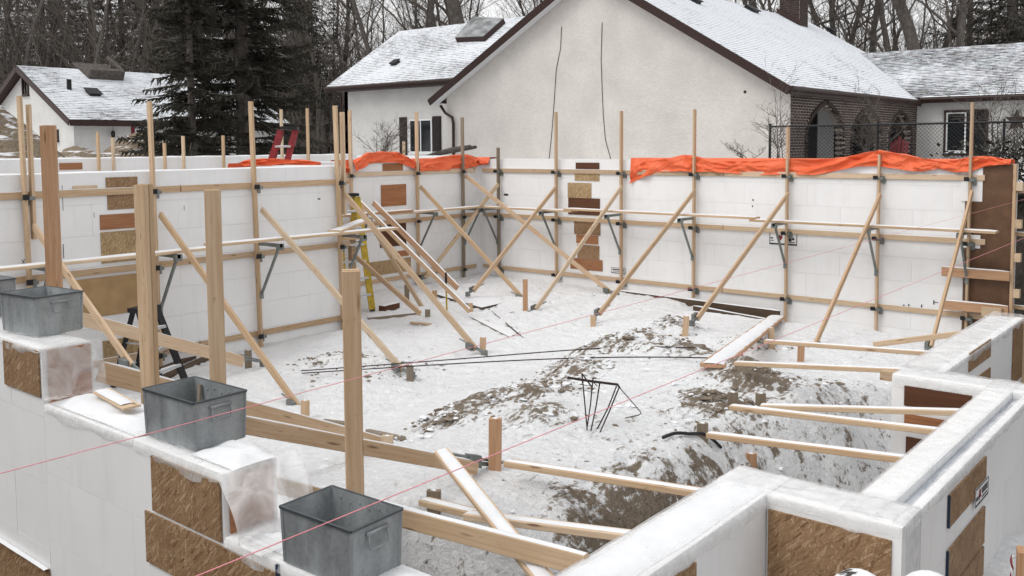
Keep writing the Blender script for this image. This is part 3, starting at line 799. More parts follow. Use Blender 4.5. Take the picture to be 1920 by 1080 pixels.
# scaffold planks on the brackets
def plank(a, b, label, mat='pine', w=.235, snow=.014):
    o = beam_thing('scaffold_plank', label, 'plank', a, b, .038, w, (0, 0, 1), mat, 'planks laid on the scaffold brackets')
    snow_on(o, a, b, w * .9, snow, top=.0195); return o
ZP = 1.622
plank((.75, -.47, ZP), (3.2, -.47, ZP), 'scaffold plank on the far wall nearest the inner corner')
plank((3.0, -.47, ZP + .04), (7.3, -.47, ZP + .04), 'scaffold plank on the far wall passing in front of the stacked brown patches')
plank((7.2, -.49, ZP + .0), (11.25, -.49, ZP), 'scaffold plank on the far wall reaching over the brown end panel')
plank((.55, -3.4, ZP), (.55, -.1, ZP), 'scaffold plank on the set-back wall beside the inner corner')
plank((.57, -5.6, ZP + .045), (.57, -2.7, ZP + .045), 'scaffold plank on the set-back wall crossing the board patches', 'pine_red')
plank((3.22, -13.2, ZP), (3.22, -9.0, ZP), 'scaffold plank on the left wall, its left end out of sight', 'pine_pale')
plank((3.22, -9.1, ZP + .04), (3.22, -5.62, ZP + .02), 'scaffold plank on the left wall running past the outside corner', 'pine')
plank((3.24, -6.9, ZP + .062), (1.9, -5.1, ZP + .062), 'short scaffold plank laid round the outside corner', 'pine_pale')

# stubs of bracing showing over the wall of the farther wing
for i, (px, ty, by) in enumerate([(183, 248, 322), (211, 258, 322), (308, 268, 305), (343, 255, 310), (418, 254, 308), (527, 205, 300), (576, 203, 305), (757, 265, 300)]):
    x = -3.88; t = PX(px, ty, x); o = lumber('upright', (x, t.y, .9), t, .089, .038, (1, 0, 0), 'pine_pale' if i % 2 else 'pine')
    lab = ['left of the pair between the sand piles', 'right of the pair between the sand piles', 'left of the pair before the smaller spruce', 'right of the pair before the smaller spruce', 'left of the dark spruce trunk',
           'behind the red step ladder', 'just right of the red step ladder', 'below the shuttered window'][i]
    tag(o, 'timber upright showing above the farther wall, ' + lab, 'timber', 'uprights on the farther wing wall')
o = lumber('waler', (-3.96, -13.5, 2.44), (-3.96, -7.0, 2.44), .089, .038); tag(o, 'horizontal timber on the farther wing wall, seen just over the left wall', 'timber')

# ------------------------------------------------------------------ front posts and kickers
def post(px, ty, y, label, w, t, mat, zb=.3, yaw=0, second=False, lean=(0, 0)):
    p = PY(px, ty, y); b = V((p.x + lean[0], y + lean[1], zb))
    r = thing('timber_post', label, 'post', tuple(b), 'timber posts standing inside the front wall')
    up = (math.cos(yaw), math.sin(yaw), 0)
    lumber('plank', b, p, w, t, up, mat, r)
    if second:
        d = V((-math.sin(yaw), math.cos(yaw), 0)); e = V((-.012, 0, 0)) * second
        lumber('plank', b - d * (t + .002) + e, p - d * (t + .002) + e + V((0, 0, -.004)), w, t, up, mat, r)
    return r
AY = math.radians(35)   # broad face turned a little towards the bay
post(658, 505, -13.30, 'timber post behind the lowest steel bin, shortest of the front posts', .086, .038, 'pine', .3, math.radians(52), .3)
post(399, 355, -13.28, 'doubled timber post right behind the middle steel bin', .084, .038, 'pine', .2, math.radians(56), .5)
post(273, 345, -13.22, 'split timber post left of the middle steel bin, a gap down its side', .084, .038, 'pine', .2, math.radians(22), .5)
post(92, 235, -13.30, 'tall timber post behind the upper steel bin, darker and redder below', .086, .038, 'pine_red', .2, math.radians(48), .3)

def kick(a, b, label, w=.089, mat='pine', snow=.006, t=.038):
    return beam_thing('kicker', label, 'timber', a, b, w, t, (0, 0, 1), mat, None, snow)
fx = 8.93
ka, kb = PX(187, 697, fx), PX(722, 836, fx); kick(ka, kb, 'broad kicker board from beside the split post down to a short stake', .125, 'pine', .010)
fx = 10.33
ka, kb = PX(430, 792, fx), PX(893, 878, fx); kick(ka, kb, 'kicker timber running from the middle steel bin to the tall stake in the sand', .092, 'pine')
K1 = kb
fx = 4.0
ka, kb = PX(150, 598, fx), PX(456, 678, fx); kick(ka, kb, 'kicker timber passing the black step ladder to a stake by the left wall', .15, 'pine_pale')
K2 = kb
ka = V((10.15, -13.22, 1.15)); kb = V((12.28, -12.97, 1.12))
ka, kb = PY(470, 895, -13.1), PY(1100, 1060, -12.98); kick(ka, kb, 'broad kicker board from behind the lowest bin to the low right wall', .098, 'pine', .010)
ka, kb = PD(828, 848, 5.75), PD(1030, 1100, 4.05); beam_thing('loose_stud', 'snow-dusted stud lying across the kickers in front of the sand trench', 'timber', ka, kb, .038, .089, (.25, -.35, .9), 'pine_pale', None, 0)
snow_on(bpy.data.objects['loose_stud'], ka, kb, .08, .012, up=(.25, -.35, .9), top=.0195)

def cross(pa, ya, za, pb, label, mat='pine', w=.038, t=.089, snow=.014):
    """kicker lying nearly level from the low right wall back to a stake"""
    a = PY(*pa, ya); b = PY(*pb, ya if za is None else za)
    o = beam_thing('kicker', label, 'timber', a, b, w, t, (0, 0, 1), mat); snow_on(o, a, b, t * .95, snow, top=w / 2 + .0005); return a, b
EX = .3
def ext(a, b, k): return b + (b - a).normalized() * k
KS = []
for pa, ya, yb, pb, lab, k in [((952, 868), -11.5, -11.55, (1300, 922), 'kicker from the tall stake in the sand to the low wall by the bay corner', .28),
        ((878, 966), -12.25, -12.3, (1165, 1003), 'snow-topped kicker ending on the low right wall behind the loose stud', .25),
        ((795, 940), -12.15, -12.22, (925, 972), 'thin kicker piece nailed to the short stake beside the loose stud', .0),
        ((1330, 815), -10.2, -10.3, (1700, 861), 'nearest of the three kickers reaching across the bay', .25),
        ((1372, 763), -9.45, -9.5, (1762, 809), 'middle of the three kickers reaching across the bay', .22),
        ((1428, 762), -9.25, -8.98, (1812, 773), 'farthest of the three kickers reaching across the bay', .18),
        ((1380, 681), -7.85, -7.88, (1672, 694), 'kicker ending where the low wall turns into the bay', .30),
        ((1436, 640), -6.9, -6.95, (1722, 661), 'kicker from the bent stake to the low wall beyond the bay', .30)]:
    a = PY(*pa, ya); b = PY(*pb, yb); b2 = ext(a, b, k)
    o = beam_thing('kicker', lab, 'timber', a, b2, .038, .089, (0, 0, 1), random.choice(['pine', 'pine_pale'])); snow_on(o, a, b2, .062, .007, top=.0195); KS.append((a, b))
a, b = PY(1638, 646, -5.6), PY(1782, 628, -5.62); o = beam_thing('kicker', 'farthest kicker, rising to the end of the low wall beside the brown panel', 'timber', a, ext(a, b, .2), .06, .038, (0, 0, 1), 'pine_pale')
# blocks at the bay corner and the brown end panel
p = PZ(1668, 706, 1.17); b = B().mat('pine'); b.box((12.20, -8.80, ZT - .075), (12.305, -8.70, ZT - .005)); o = b.build('timber_block', None, (12.2, -8.7, 1.1)); tag(o, 'short timber block fixed at the inner end of the bay return wall', 'timber')
for i, (x0, y0, x1, y1, lab) in enumerate([(1766, 507, 1893, 520, 'upper timber strapping block across the brown end panel'), (1768, 569, 1890, 585, 'lower timber strapping block across the brown end panel')]):
    a, b = PY(x0, y0, -.155), PY(x1, y1, -.155); z = (a.z + b.z) / 2
    beam_thing('strapping_block', lab, 'timber', (a.x, -.16, z), (b.x, -.16, z), .15, .038, (0, 0, 1), 'pine_red', None, .02)
a = PY(1860, 580, -.25); b = B().mat('pine_pale'); b.box((a.x - .14, -.32, a.z - .12), (a.x + .14, -.20, a.z + .03)); o = b.build('timber_block', None, tuple(a)); tag(o, 'pale timber block below the lower strapping block at the brown panel', 'timber')
for i, (py, lab) in enumerate([(358, 'upper'), (438, 'middle'), (575, 'lower')]):
    a = PY(1899, py, .1); b = V((a.x + 1.6, .12, a.z - .05)); beam_thing('outer_strut', lab + ' timber strut running off to the right from the end of the far wall', 'timber', a, b, .06, .038, mat='pine', snow=.012)
for i, (py, lab) in enumerate([(345, 'top'), (415, 'second'), (478, 'third'), (545, 'fourth'), (600, 'fifth')]):
    a = PY(1902, py, .02); b = B().mat('pine_pale'); b.box((11.41, -.08, a.z - .10), (11.50, .02, a.z + .03)); tag(b.build('cleat', None, (11.45, 0, a.z)), 'small pale timber cleat at the end of the far wall, %s from above' % lab, 'timber')
# stakes
def stake(px, py, dist_pt, label, h, w=.089, t=.038, mat='pine', lean=(0, 0), yaw=.6, deep=.35):
    p = dist_pt; a = V((p.x - lean[0] * deep, p.y - lean[1] * deep, p.z - deep)); b = V((p.x + lean[0] * h, p.y + lean[1] * h, p.z + h))
    o = lumber('stake', a, b, w, t, (math.cos(yaw), math.sin(yaw), 0), mat); tag(o, label, 'stake', 'stakes driven into the sand'); snow_on(o, b - V((.02, 0, 0)), b + V((.02, 0, 0)), .03, .008, top=.001); return o
def ground_hit(px, py):
    d = ray(px, py); t = 3.0
    while t < 40:
        q = CAM + d * t
        if q.z < ground_h(q.x, q.y) and 0 < q.x < 13: return q
        t += .02
    return PZ(px, py, 0)
for px, by, ty, lab, mt, ln in [(985, 582, 523, 'stake where two far-wall brace feet meet', 'pine_red', (0, 0)), (1112, 612, 592, 'stake at the foot of the fourth far-wall brace', 'pine', (0, 0)),
        (1284, 632, 592, 'stake leaning at the foot of the fifth far-wall brace, on the small sand mound', 'pine', (.08, 0)), (1501, 678, 640, 'stake at the foot of the sixth far-wall brace', 'pine_red', (.03, 0)),
        (1447, 650, 614, 'stake standing beside the end of the snowy plank', 'pine', (-.06, 0)), (1387, 672, 650, 'stake against the middle of the snowy plank', 'pine_red', (0, 0)),
        (1374, 757, 735, 'left stake of the pair holding the bay kickers', 'grey_wood', (0, 0)), (1426, 763, 737, 'right stake of the pair holding the bay kickers', 'grey_wood', (0, 0)),
        (1317, 816, 801, 'stub of a stake at the nearest bay kicker', 'grey_wood', (0, 0)), (928, 884, 782, 'tallest stake, at the turnbuckle in front of the sand trench', 'pine_red', (.02, 0)),
        (814, 966, 918, 'weathered stake left of the loose stud', 'grey_wood', (0, 0)), (727, 846, 816, 'pale short stake at the end of the broad kicker board', 'pine_pale', (0, 0)),
        (572, 786, 750, 'stake at the foot of the left-wall brace by the black ladder', 'pine', (.05, 0)), (769, 714, 687, 'stake at the foot of the left-wall brace near the long rebars', 'grey_wood', (0, 0)),
        (905, 660, 632, 'stake at the foot of the long corner brace', 'pine', (.05, 0)), (802, 594, 580, 'stake at the foot of the prop by the yellow ladder', 'grey_wood', (0, 0)),
        (815, 562, 544, 'reddish stake below the crossing props', 'pine_red', (0, 0)), (763, 562, 534, 'stake beside the yellow ladder foot', 'grey_wood', (0, 0)), (882, 586, 568, 'stake on the edge of the lifted sheet', 'pine', (0, 0)),
        (466, 690, 656, 'stake with a steel foot between the front posts and the left wall', 'grey_wood', (0, 0)), (1408, 872, 862, 'orange-stained stake top behind the bay corner', 'pine_red', (0, 0))]:
    g = ground_hit(px, by); top = PD(px, ty, (g - CAM).dot(FF)); stake(px, by, g, lab, max(.1, top.z - g.z), .089 if by > 500 else .06, .045, mt, ln)
# steel feet on two kickers
for q, lab in ((K1, 'steel turnbuckle foot at the tall stake'), (K2, 'steel turnbuckle foot at the stake by the left wall')):
    r = thing('turnbuckle', lab, 'turnbuckle', tuple(q)); turnbuckle(r, q + V((0, .05, .02)), q + V((.02, .3, -.06)))
# ------------------------------------------------------------------ steel bins
def steel_bin(cx, cy, z, rot, L, Wd, H, label):
    r = thing('steel_bin', label, 'bin', (cx, cy, z), 'galvanised bins on the front wall')
    R_ = Matrix.Translation((cx, cy, z)) @ Matrix.Rotation(rot, 4, 'Z')
    def put(b, n, smooth=False):
        b.v = [tuple(R_ @ V(p)) for p in b.v]; return b.build(n, r, (cx, cy, z), smooth)
    t = .965; hl, hw = L / 2, Wd / 2; th = .004
    b = B().mat('galv')
    def ring(k, zz, ins): return [(-hl * k + ins, -hw * k + ins, zz), (hl * k - ins, -hw * k + ins, zz), (hl * k - ins, hw * k - ins, zz), (-hl * k + ins, hw * k - ins, zz)]
    o0, o1, i0, i1 = ring(t, .004, 0), ring(1, H, 0), ring(t, .012, th), ring(1, H, th)
    for A, C, fl in ((o0, o1, 0), (i0, i1, 1)):
        for j in range(4):
            q = [A[j], A[(j + 1) % 4], C[(j + 1) % 4], C[j]]; b.poly(q[::-1] if fl else q)
    b.poly(o0[::-1]); b.poly(i0)
    for sx in (-1, 1):      # folded corner seams
        for sy in (-1, 1): b.beam((sx * hl * t, sy * hw * t, .01), (sx * (hl + .001), sy * (hw + .001), H), .012, .012)
    for k in range(6):      # small inward dimples near the rim
        x = -hl * .7 + hl * 1.4 * k / 5; zz = H - .035 - .012 * (k % 2)
        b.box((x - .004, hw - th - .006, zz - .004), (x + .004, hw - th - .001, zz + .004))
    put(b, 'shell')
    b = B().mat('galv_dark'); a = ring(1, H, -.006); k = ring(1, H, .010)
    for j in range(4):
        p, q = V(a[j]), V(a[(j + 1) % 4]); b.beam(p + V((0, 0, -.003)), q + V((0, 0, -.003)), .010, .010)
    put(b, 'rim')
    b = B().mat('galv'); ww, hh = .10, .065; zc = H - .045
    for sx in (1, -1):
        x = sx * (hl * .993 + .006)
        b.tube([(x, -ww / 2, zc), (x + sx * .006, -ww / 2 - .004, zc - hh * .5), (x + sx * .010, -ww / 2 - .002, zc - hh * .95), (x + sx * .012, -ww / 2 + .006, zc - hh), (x + sx * .012, ww / 2 - .006, zc - hh), (x + sx * .010, ww / 2 + .002, zc - hh * .95), (x + sx * .006, ww / 2 + .004, zc - hh * .5), (x, ww / 2, zc)], .0036, 6)
        b.box((min(x - sx * .008, x + sx * .005), -ww / 2 - .012, zc - .008), (max(x - sx * .008, x + sx * .005), ww / 2 + .012, zc + .008))
        bb = b; 
        put(bb, 'handle', True); b = B().mat('galv')
    return r
steel_bin(8.44, -13.575, 1.832, math.radians(7), .405, .30, .255, 'galvanised steel bin on the upper step of the front wall, over the pink-brown board')
steel_bin(10.275, -13.61, 1.502, math.radians(1.5), .455, .295, .255, 'galvanised steel bin on the middle step of the front wall, a stick standing in it')
b2 = steel_bin(11.515, -13.675, 1.205, math.radians(2.5), .435, .285, .255, 'galvanised steel bin on the lowest step of the front wall, nearest the bottom edge')
steel_bin(7.50, -13.60, 1.832, math.radians(3), .405, .30, .262, 'galvanised steel bin cut off by the left edge of the picture')
o = lumber('stick', (10.16, -13.52, 1.515), (10.12, -13.485, 1.73), .022, .016, (1, 0, 0), 'grey_wood'); tag(o, 'short weathered stick standing in the corner of the middle steel bin', 'stick')

# ------------------------------------------------------------------ snow lying on the stepped wall
def drift(root, x0, x1, y0, y1, z, h, seed, nx=26, ny=14, name='snow_drift'):
    rows = []
    for i in range(nx + 1):
        u = i / nx; r_ = []
        for j in range(ny + 1):
            v = j / ny; e = min(1, 5 * min(u, 1 - u) + .15) * min(1, 4 * min(v, 1 - v) + .1)
            r_.append((x0 + (x1 - x0) * u, y0 + (y1 - y0) * v, z + h * e * (.75 + .6 * noise.noise(V((u * 4 + seed, v * 3, 1))))))
        rows.append(r_)
    b = B().mat('snow'); b.grid(rows); return b.build(name, root, (x0, y0, z), True)
drift(WF, X1 + .01, 10.03, FY + .03, FY + .36, 1.503, .055, 3)
drift(WF, 10.50, X2 + .01, FY + .05, FY + .30, 1.503, .045, 9)
drift(WF, X2 + .05, 11.31, FY + .05, FY + .33, 1.205, .035, 5)
drift(WF, 11.72, 12.55, FY + .03, FY + .32, 1.205, .04, 6)
o = lumber('board_scrap', (9.25, -13.60, 1.575), (9.72, -13.66, 1.572), .10, .012, (0, 1, .05), 'pine_pale'); tag(o, 'scrap of board lying on the snowy ledge between two steel bins', 'board')
snow_on(o, (9.25, -13.60, 1.582), (9.66, -13.655, 1.58), .09, .012)

# ------------------------------------------------------------------ clear film wrapped over wall tops
def film_strip(name, label, a, b_, half, z, hang, sag=0.0, seed=0, n=None, lift=.006, prof=None):
    a, b_ = V(a), V(b_); L = (b_ - a).length; d = (b_ - a).normalized(); s = V((-d.y, d.x, 0)); n = n or int(L / .035)
    prof = prof or [(-half - .006, -hang), (-half - .010, -hang * .45), (-half - .004, .004), (-half * .8, lift), (-half * .45, lift - sag * .55), (-half * .15, lift - sag), (half * .15, lift - sag), (half * .45, lift - sag * .55), (half * .8, lift), (half + .004, .004), (half + .010, -hang * .45), (half + .006, -hang)]
    rows = []
    for i in range(n + 1):
        p = a + d * (L * i / n); r_ = []
        for k, (o, h) in enumerate(prof):
            w = noise.noise(V((i * .22 + seed, k * .9, 1.5))); w2 = noise.noise(V((i * .4 + seed, k * 1.7, 7)))
            edge = k in (0, len(prof) - 1)
            oo = o + (math.copysign(abs(w) * .016, o) if k in (0, 1, len(prof) - 2, len(prof) - 1) and abs(o) > half else .004 * w); hh = h + (abs(w) * .020 + .007 * w2 if abs(o) < half else 0) + (.035 * w if edge else 0)
            r_.append(p + s * oo + V((0, 0, z + hh)))
        rows.append(r_)
    b = B().mat('film'); b.grid(rows); o = b.build(name, None, tuple(a), True); return tag(o, label, 'plastic film', 'clear film wrapped over the wall tops')
film_strip('plastic_film', 'snowy clear film wrapped over the low wall at the bottom edge', (12.46, -13.5, 0), (12.46, -11.52, 0), .15, ZT, .075, seed=1)
film_strip('plastic_film', 'crumpled clear film over the top of the big strand board sheet', (12.33, -11.65, 0), (13.27, -11.65, 0), .15, ZT + .003, .055, seed=5)
film_strip('plastic_film', 'clear film over the broad inner strip of the slotted wall at the right edge', (13.13, -11.78, 0), (13.13, -8.58, 0), .152, ZT + .007, .06, seed=9, prof=[(.156, -.07), (.160, -.03), (.154, .004), (.12, .008), (.06, .009), (.01, .008), (-.018, .004), (-.024, -.05)])
film_strip('plastic_film', 'clear film over the narrow outer strip of the slotted wall at the right edge', (13.13, -11.78, 0), (13.13, -8.58, 0), .152, ZT + .007, .06, seed=41, prof=[(-.093, -.05), (-.099, .004), (-.12, .008), (-.154, .006), (-.160, -.03), (-.157, -.05)])
film_strip('plastic_film', 'clear film folded over the return wall with brown panels', (12.32, -8.71, 0), (13.26, -8.71, 0), .15, ZT + .003, .085, seed=14)
film_strip('plastic_film', 'loose clear film over the low wall beyond the bay', (12.46, -8.6, 0), (12.46, -5.62, 0), .16, ZT + .006, .05, seed=19, lift=.02)
for root, a, b_ in ((W1, (12.46, -13.5, ZT + .001), (12.46, -11.75, ZT + .001)),):
    snow_on(root, a, b_, .27, .03)
film_strip('plastic_film', 'clear film edge along the snowy ledge between two steel bins', (X1 + .02, FY + .15, 0), (10.05, FY + .15, 0), .15, 1.502, .05, seed=23)
film_strip('plastic_film', 'clear film under the middle steel bin', (10.06, FY + .15, 0), (X2 - .01, FY + .15, 0), .153, 1.497, .06, seed=29)
film_strip('plastic_film', 'clear film along the lowest step under the front bin', (X2 + .02, FY + .15, 0), (12.3, FY + .15, 0), .152, 1.20, .055, seed=31)
film_strip('plastic_film', 'clear film along the ledge under the upper steel bins', (7.3, FY + .15, 0), (X1 - .005, FY + .15, 0), .152, 1.828, .04, seed=37)
def drape(label, x, z0, z1, y0, y1, seed, spread, bulge, mat='film'):
    rows = []
    n, m = 40, 44
    for i in range(n + 1):
        u = i / n; r_ = []
        for j in range(m + 1):
            v = j / m
            fold = noise.noise(V((v * 2.6 + seed, u * 1.1, 2))) + .9 * (.35 - abs(noise.noise(V((v * 5.2 + u * 1.2 + seed, u * .9, 8)))))
            fl = noise.noise(V((v * 9 + seed, u * 2.5, 5)))
            y = y0 + (y1 - y0) * v + .02 * fl * u
            if u < .72:
                q = u / .72; xx = x + .012 + (bulge * math.sin(q * 2.2) * (.55 + .9 * fold) + spread * .25 * q ** 3); zz = z0 + .008 + (z1 - z0) * q
            else:
                q = (u - .72) / .28; xx = x + .012 + bulge * math.sin(2.2) * (.55 + .9 * fold) * (1 - q) + spread * (.25 + .75 * q); zz = z1 + .012 + .012 * abs(fl) + .01 * abs(fold)
            r_.append((xx, y, zz))
        rows.append(r_)
    b = B().mat(mat); b.grid(rows); o = b.build('plastic_film', None, (x, y0, z1), True); return tag(o, label, 'plastic film', 'clear film wrapped over the wall tops')
drape('clear film hanging off the step below the middle steel bin', X2, 1.506, 1.21, FY - .045, FY + .40, 3, .34, .15, 'film_thick')
drape('clear film hanging over the pink-brown board below the upper steel bin', X1, 1.835, 1.53, FY - .02, FY + .36, 8, .12, .025)

# ------------------------------------------------------------------ step ladders
def step_ladder(base, H, yaw, spread, wid, rails, label, nstep, rw_=.08, lean=0):
    """yaw = horizontal direction from the rear legs towards the front legs"""
    r = thing('step_ladder', label, 'ladder', tuple(base)); bx = V(base)
    f = V((math.cos(yaw), math.sin(yaw), 0)); s = V((-f.y, f.x, 0)); Z = V((0, 0, 1))
    ft, fb, rt, rb = .05, spread * .55, -.05, -spread * .45
    wt = wid * .72
    P = lambda fr, sd, q: RR * lean * (1 - q) + bx + f * (ft + (fb - ft) * q) + s * sd * (wt + (wid - wt) * q) / 2 + Z * H * (1 - q) if fr else RR * lean * (1 - q) + bx + f * (rt + (rb - rt) * q) + s * sd * (wt + (wid - wt) * q) / 2 * .9 + Z * H * (1 - q)
    for fr in (1, 0):
        for sd in (-1, 1):
            b = B().mat(rails); b.beam(P(fr, sd, .02), P(fr, sd, .985), .030 if fr else .026, rw_ if fr else rw_ * .7, f); b.mat('black'); b.beam(P(fr, sd, .985), P(fr, sd, 1), .045, .085, f)
            b.build('front_rail' if fr else 'rear_rail', r, tuple(bx))
    for k in range(nstep):
        q = 1 - (k + 1) / (nstep + 1) ; a, c = P(1, -1, q), P(1, 1, q); b = B().mat('alum'); b.beam(a, c, .03, .08, Z); o = b.build('step', r, tuple(a))
        snow_on(r, a + Z * .016, c + Z * .016, .075, .010, name='snow_on_step')
        if k % 2 == 0:
            a, c = P(0, -1, q), P(0, 1, q); b = B().mat('alum'); b.tube([a, c], .010, 5); b.build('rear_brace', r, tuple(a))
    for sd in (-1, 1):
        b = B().mat('alum'); b.beam(P(1, sd, .42), P(0, sd, .42), .02, .005); b.build('spreader', r, tuple(bx))
    b = B().mat('black'); c = bx + Z * H + RR * lean; b.obox(c - f * .11 - s * (wt / 2 + .025) - Z * .03, f * .22, s * (wt + .05), Z * .055); b.build('top_cap', r, tuple(c))
    return r
step_ladder((3.62, -10.28, 0), .99, math.radians(20), .80, .42, 'black', 'black step ladder standing by the left wall behind the split front post', 3, .10)
step_ladder((1.30, -5.02, .0), 2.12, math.radians(-20), 1.0, .52, 'yellow', 'yellow step ladder behind the corner brace at the outside corner of the left wall', 6, .12)
_p = PX(532, 245, .9); step_ladder(V((.9, _p.y, 1.35)) - RR * .52, _p.z - 1.35 + .05, math.radians(-48), .22, .36, 'red', 'red step ladder showing over the left wall beside an orange tarp', 5, .11, .62)
b = B().mat('pine'); b.box((.1, _p.y - 1.3, 1.31), (1.6, _p.y + 1.2, 1.35)); b.box((.2, _p.y - 1.2, -.4), (.3, _p.y - 1.1, 1.31)); b.box((1.4, _p.y - 1.2, -.4), (1.5, _p.y - 1.1, 1.31)); b.box((.2, _p.y + 1, -.4), (.3, _p.y + 1.1, 1.31)); b.box((1.4, _p.y + 1, -.4), (1.5, _p.y + 1.1, 1.31))
tag(b.build('work_platform', None, (.8, _p.y, 1.3)), 'timber platform behind the left wall carrying the red step ladder', 'platform')

# ------------------------------------------------------------------ orange tarps draped on the wall tops
def tarp_on(label, axis, c, prof, seed, back=.34, nsub=10):
    """prof = (px, top edge py, lower edge py): read on the plane of the wall face"""
    f = (lambda a, b: PX(a, b, c)) if axis == 'y' else (lambda a, b: PY(a, b, c)); nn = V((1, 0, 0)) if axis == 'y' else V((0, -1, 0))
    P = []
    for (p0, t0, l0), (p1, t1, l1) in zip(prof, prof[1:]):
        for k in range(nsub):
            q = k / nsub; P.append((p0 + (p1 - p0) * q, t0 + (t1 - t0) * q, l0 + (l1 - l0) * q))
    P.append(prof[-1]); rows = []
    for i, (px, tp, lo) in enumerate(P):
        T = f(px, tp); Lw = f(px, lo); h = T.z - Lw.z; r_ = []
        for k in range(25):
            v = k / 24
            w = noise.noise(V((i * .16 + v * 2.6 + seed, v * 3.5 - i * .05, seed))); w2 = noise.noise(V((i * .45 + seed, v * 7 + i * .2, 4)))
            if v < .6:
                q = v / .6; p = Lw + V((0, 0, h * q)); I = i * .6; cr = .5 - abs(noise.noise(V((I * .085 - v * 1.5 + seed, v * 1.9 + I * .05, seed + 9)))) * 1.9; cr2 = .4 - abs(noise.noise(V((I * .21 + v * 2.6 + seed, v * 2.4 - I * .09, seed + 3)))) * 1.6; cr3 = .3 - abs(noise.noise(V((I * .5 - v * 5 + seed, v * 5, seed + 5))))
                dep = .045 + .085 * cr * (1 - .25 * q) + .05 * cr2 + .018 * cr3
                dep = max(.012, dep) if p.z < 2.72 else dep
                p = p + nn * dep; 
            else:
                q = (v - .6) / .4; p = T + nn * (.02 + .03 * w) - nn * (back * q) + V((0, 0, -.10 * q * q * 2 - .02 * w))
                p.z = max(p.z, 2.738) if q < .8 else p.z
            r_.append(p)
        rows.append(r_)
    b = B().mat('tarp'); b.grid(rows); o = b.build('orange_tarp', None, tuple(f(P[0][0], P[0][1])), False); return tag(o, label, 'tarp', 'orange tarps on the wall tops')
tarp_on('long crumpled orange tarp along the right half of the far wall', 'x', -.0, [(1183, 330, 344), (1192, 312, 339), (1210, 302, 332), (1245, 298, 322), (1285, 290, 321), (1303, 291, 322), (1335, 301, 322), (1380, 301, 325), (1420, 301, 328), (1475, 297, 327), (1530, 298, 328),
        (1580, 295, 318), (1612, 288, 312), (1648, 281, 311), (1668, 284, 314), (1700, 290, 319), (1730, 296, 322), (1760, 300, 316), (1790, 300, 323), (1820, 294, 322), (1850, 292, 312), (1880, 297, 309), (1896, 304, 308)], 2)
tarp_on('orange tarp arched over the set-back wall above the small brown patch', 'y', .10, [(661, 308, 322), (672, 297, 317), (690, 286, 307), (715, 284, 305), (740, 284, 305), (755, 290, 308), (770, 300, 316), (780, 306, 320)], 5)
tarp_on('orange tarp tapering to a point at the inner corner', 'y', .10, [(783, 307, 321), (800, 300, 320), (830, 293, 319), (860, 289, 317), (873, 289, 316), (886, 293, 313), (892, 295, 311)], 7)
tarp_on('narrow tip of orange tarp on the far wall just right of the inner corner', 'x', 0, [(893, 296, 311), (905, 301, 309), (919, 306.5, 308)], 9)
tarp_on('small crumple of orange tarp at the outside corner brace', 'y', .10, [(636, 306, 318), (645, 308, 324), (655, 315, 326)], 11)
tarp_on('orange tarp crumpled behind the red step ladder', 'y', 1.2, [(452, 303, 312), (470, 299, 311), (500, 297, 310), (540, 299, 311), (575, 300, 310), (598, 304, 309)], 13, .5)

# ------------------------------------------------------------------ thin strings standing in for projected laser lines
for (x0, y0, x1, y1, lab) in [(-60, 904, 1960, 363, 'upper pink laser line, built as a string over the middle steel bin'), (330, 1096, 1960, 430, 'lower pink laser line, built as a string over the lowest steel bin')]:
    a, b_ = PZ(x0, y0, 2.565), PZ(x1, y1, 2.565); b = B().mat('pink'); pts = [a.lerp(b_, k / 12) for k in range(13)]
    b.tube(pts, .0007, 6); tag(b.build('laser_line_string', None, tuple(a)), lab, 'laser line', 'strings standing in for pink laser lines')

# ------------------------------------------------------------------ things lying on the ground
def gpt(px, py, up=.0): p = ground_hit(px, py); return p + V((0, 0, up))
def rod(pix, r, label, name='rebar', mat='rebar', up=.02, cat='rebar', group=None):
    k = [gpt(*q) for q in pix]; pts = []
    for a, c in zip(k, k[1:]):
        for i in range(8): p = a.lerp(c, i / 8); p.z = max(p.z, ground_h(p.x, p.y)) + up; pts.append(p)
    pts.append(k[-1] + V((0, 0, up))); 
    for _ in range(30 if group else 3): pts = [pts[0]] + [(pts[i - 1] + pts[i] * 2 + pts[i + 1]) / 4 for i in range(1, len(pts) - 1)] + [pts[-1]]
    b = B().mat(mat); b.tube(pts, r, 6); return tag(b.build(name, None, tuple(pts[0])), label, cat, group)
rod([(565, 704), (1080, 668), (1303, 661)], .0075, 'upper of the two long rebars lying across the snow', up=.06, group='long rebars')
rod([(566, 709), (1090, 674), (1345, 681)], .0075, 'lower of the two long rebars lying across the snow', up=.06, group='long rebars')
rod([(893, 563), (930, 592), (982, 636)], .009, 'dark rod half buried in the snow past the yellow-handled tool', 'steel_rod', 'rebar', .015, 'rod')
rod([(1243, 829), (1262, 820), (1290, 822), (1318, 822), (1335, 832), (1352, 846)], .014, 'black hose arching out of the sand by the nearest bay kicker', 'hose', 'black', .03, 'hose')
g = ground_hit(1108, 806); d0 = (g - CAM).dot(FF)
def sp(px, py, dd=0): return PD(px, py, d0 + dd)
r = thing('rebar_stand', 'bent rebar stand with splayed legs stuck in the snow', 'rebar stand', tuple(g))
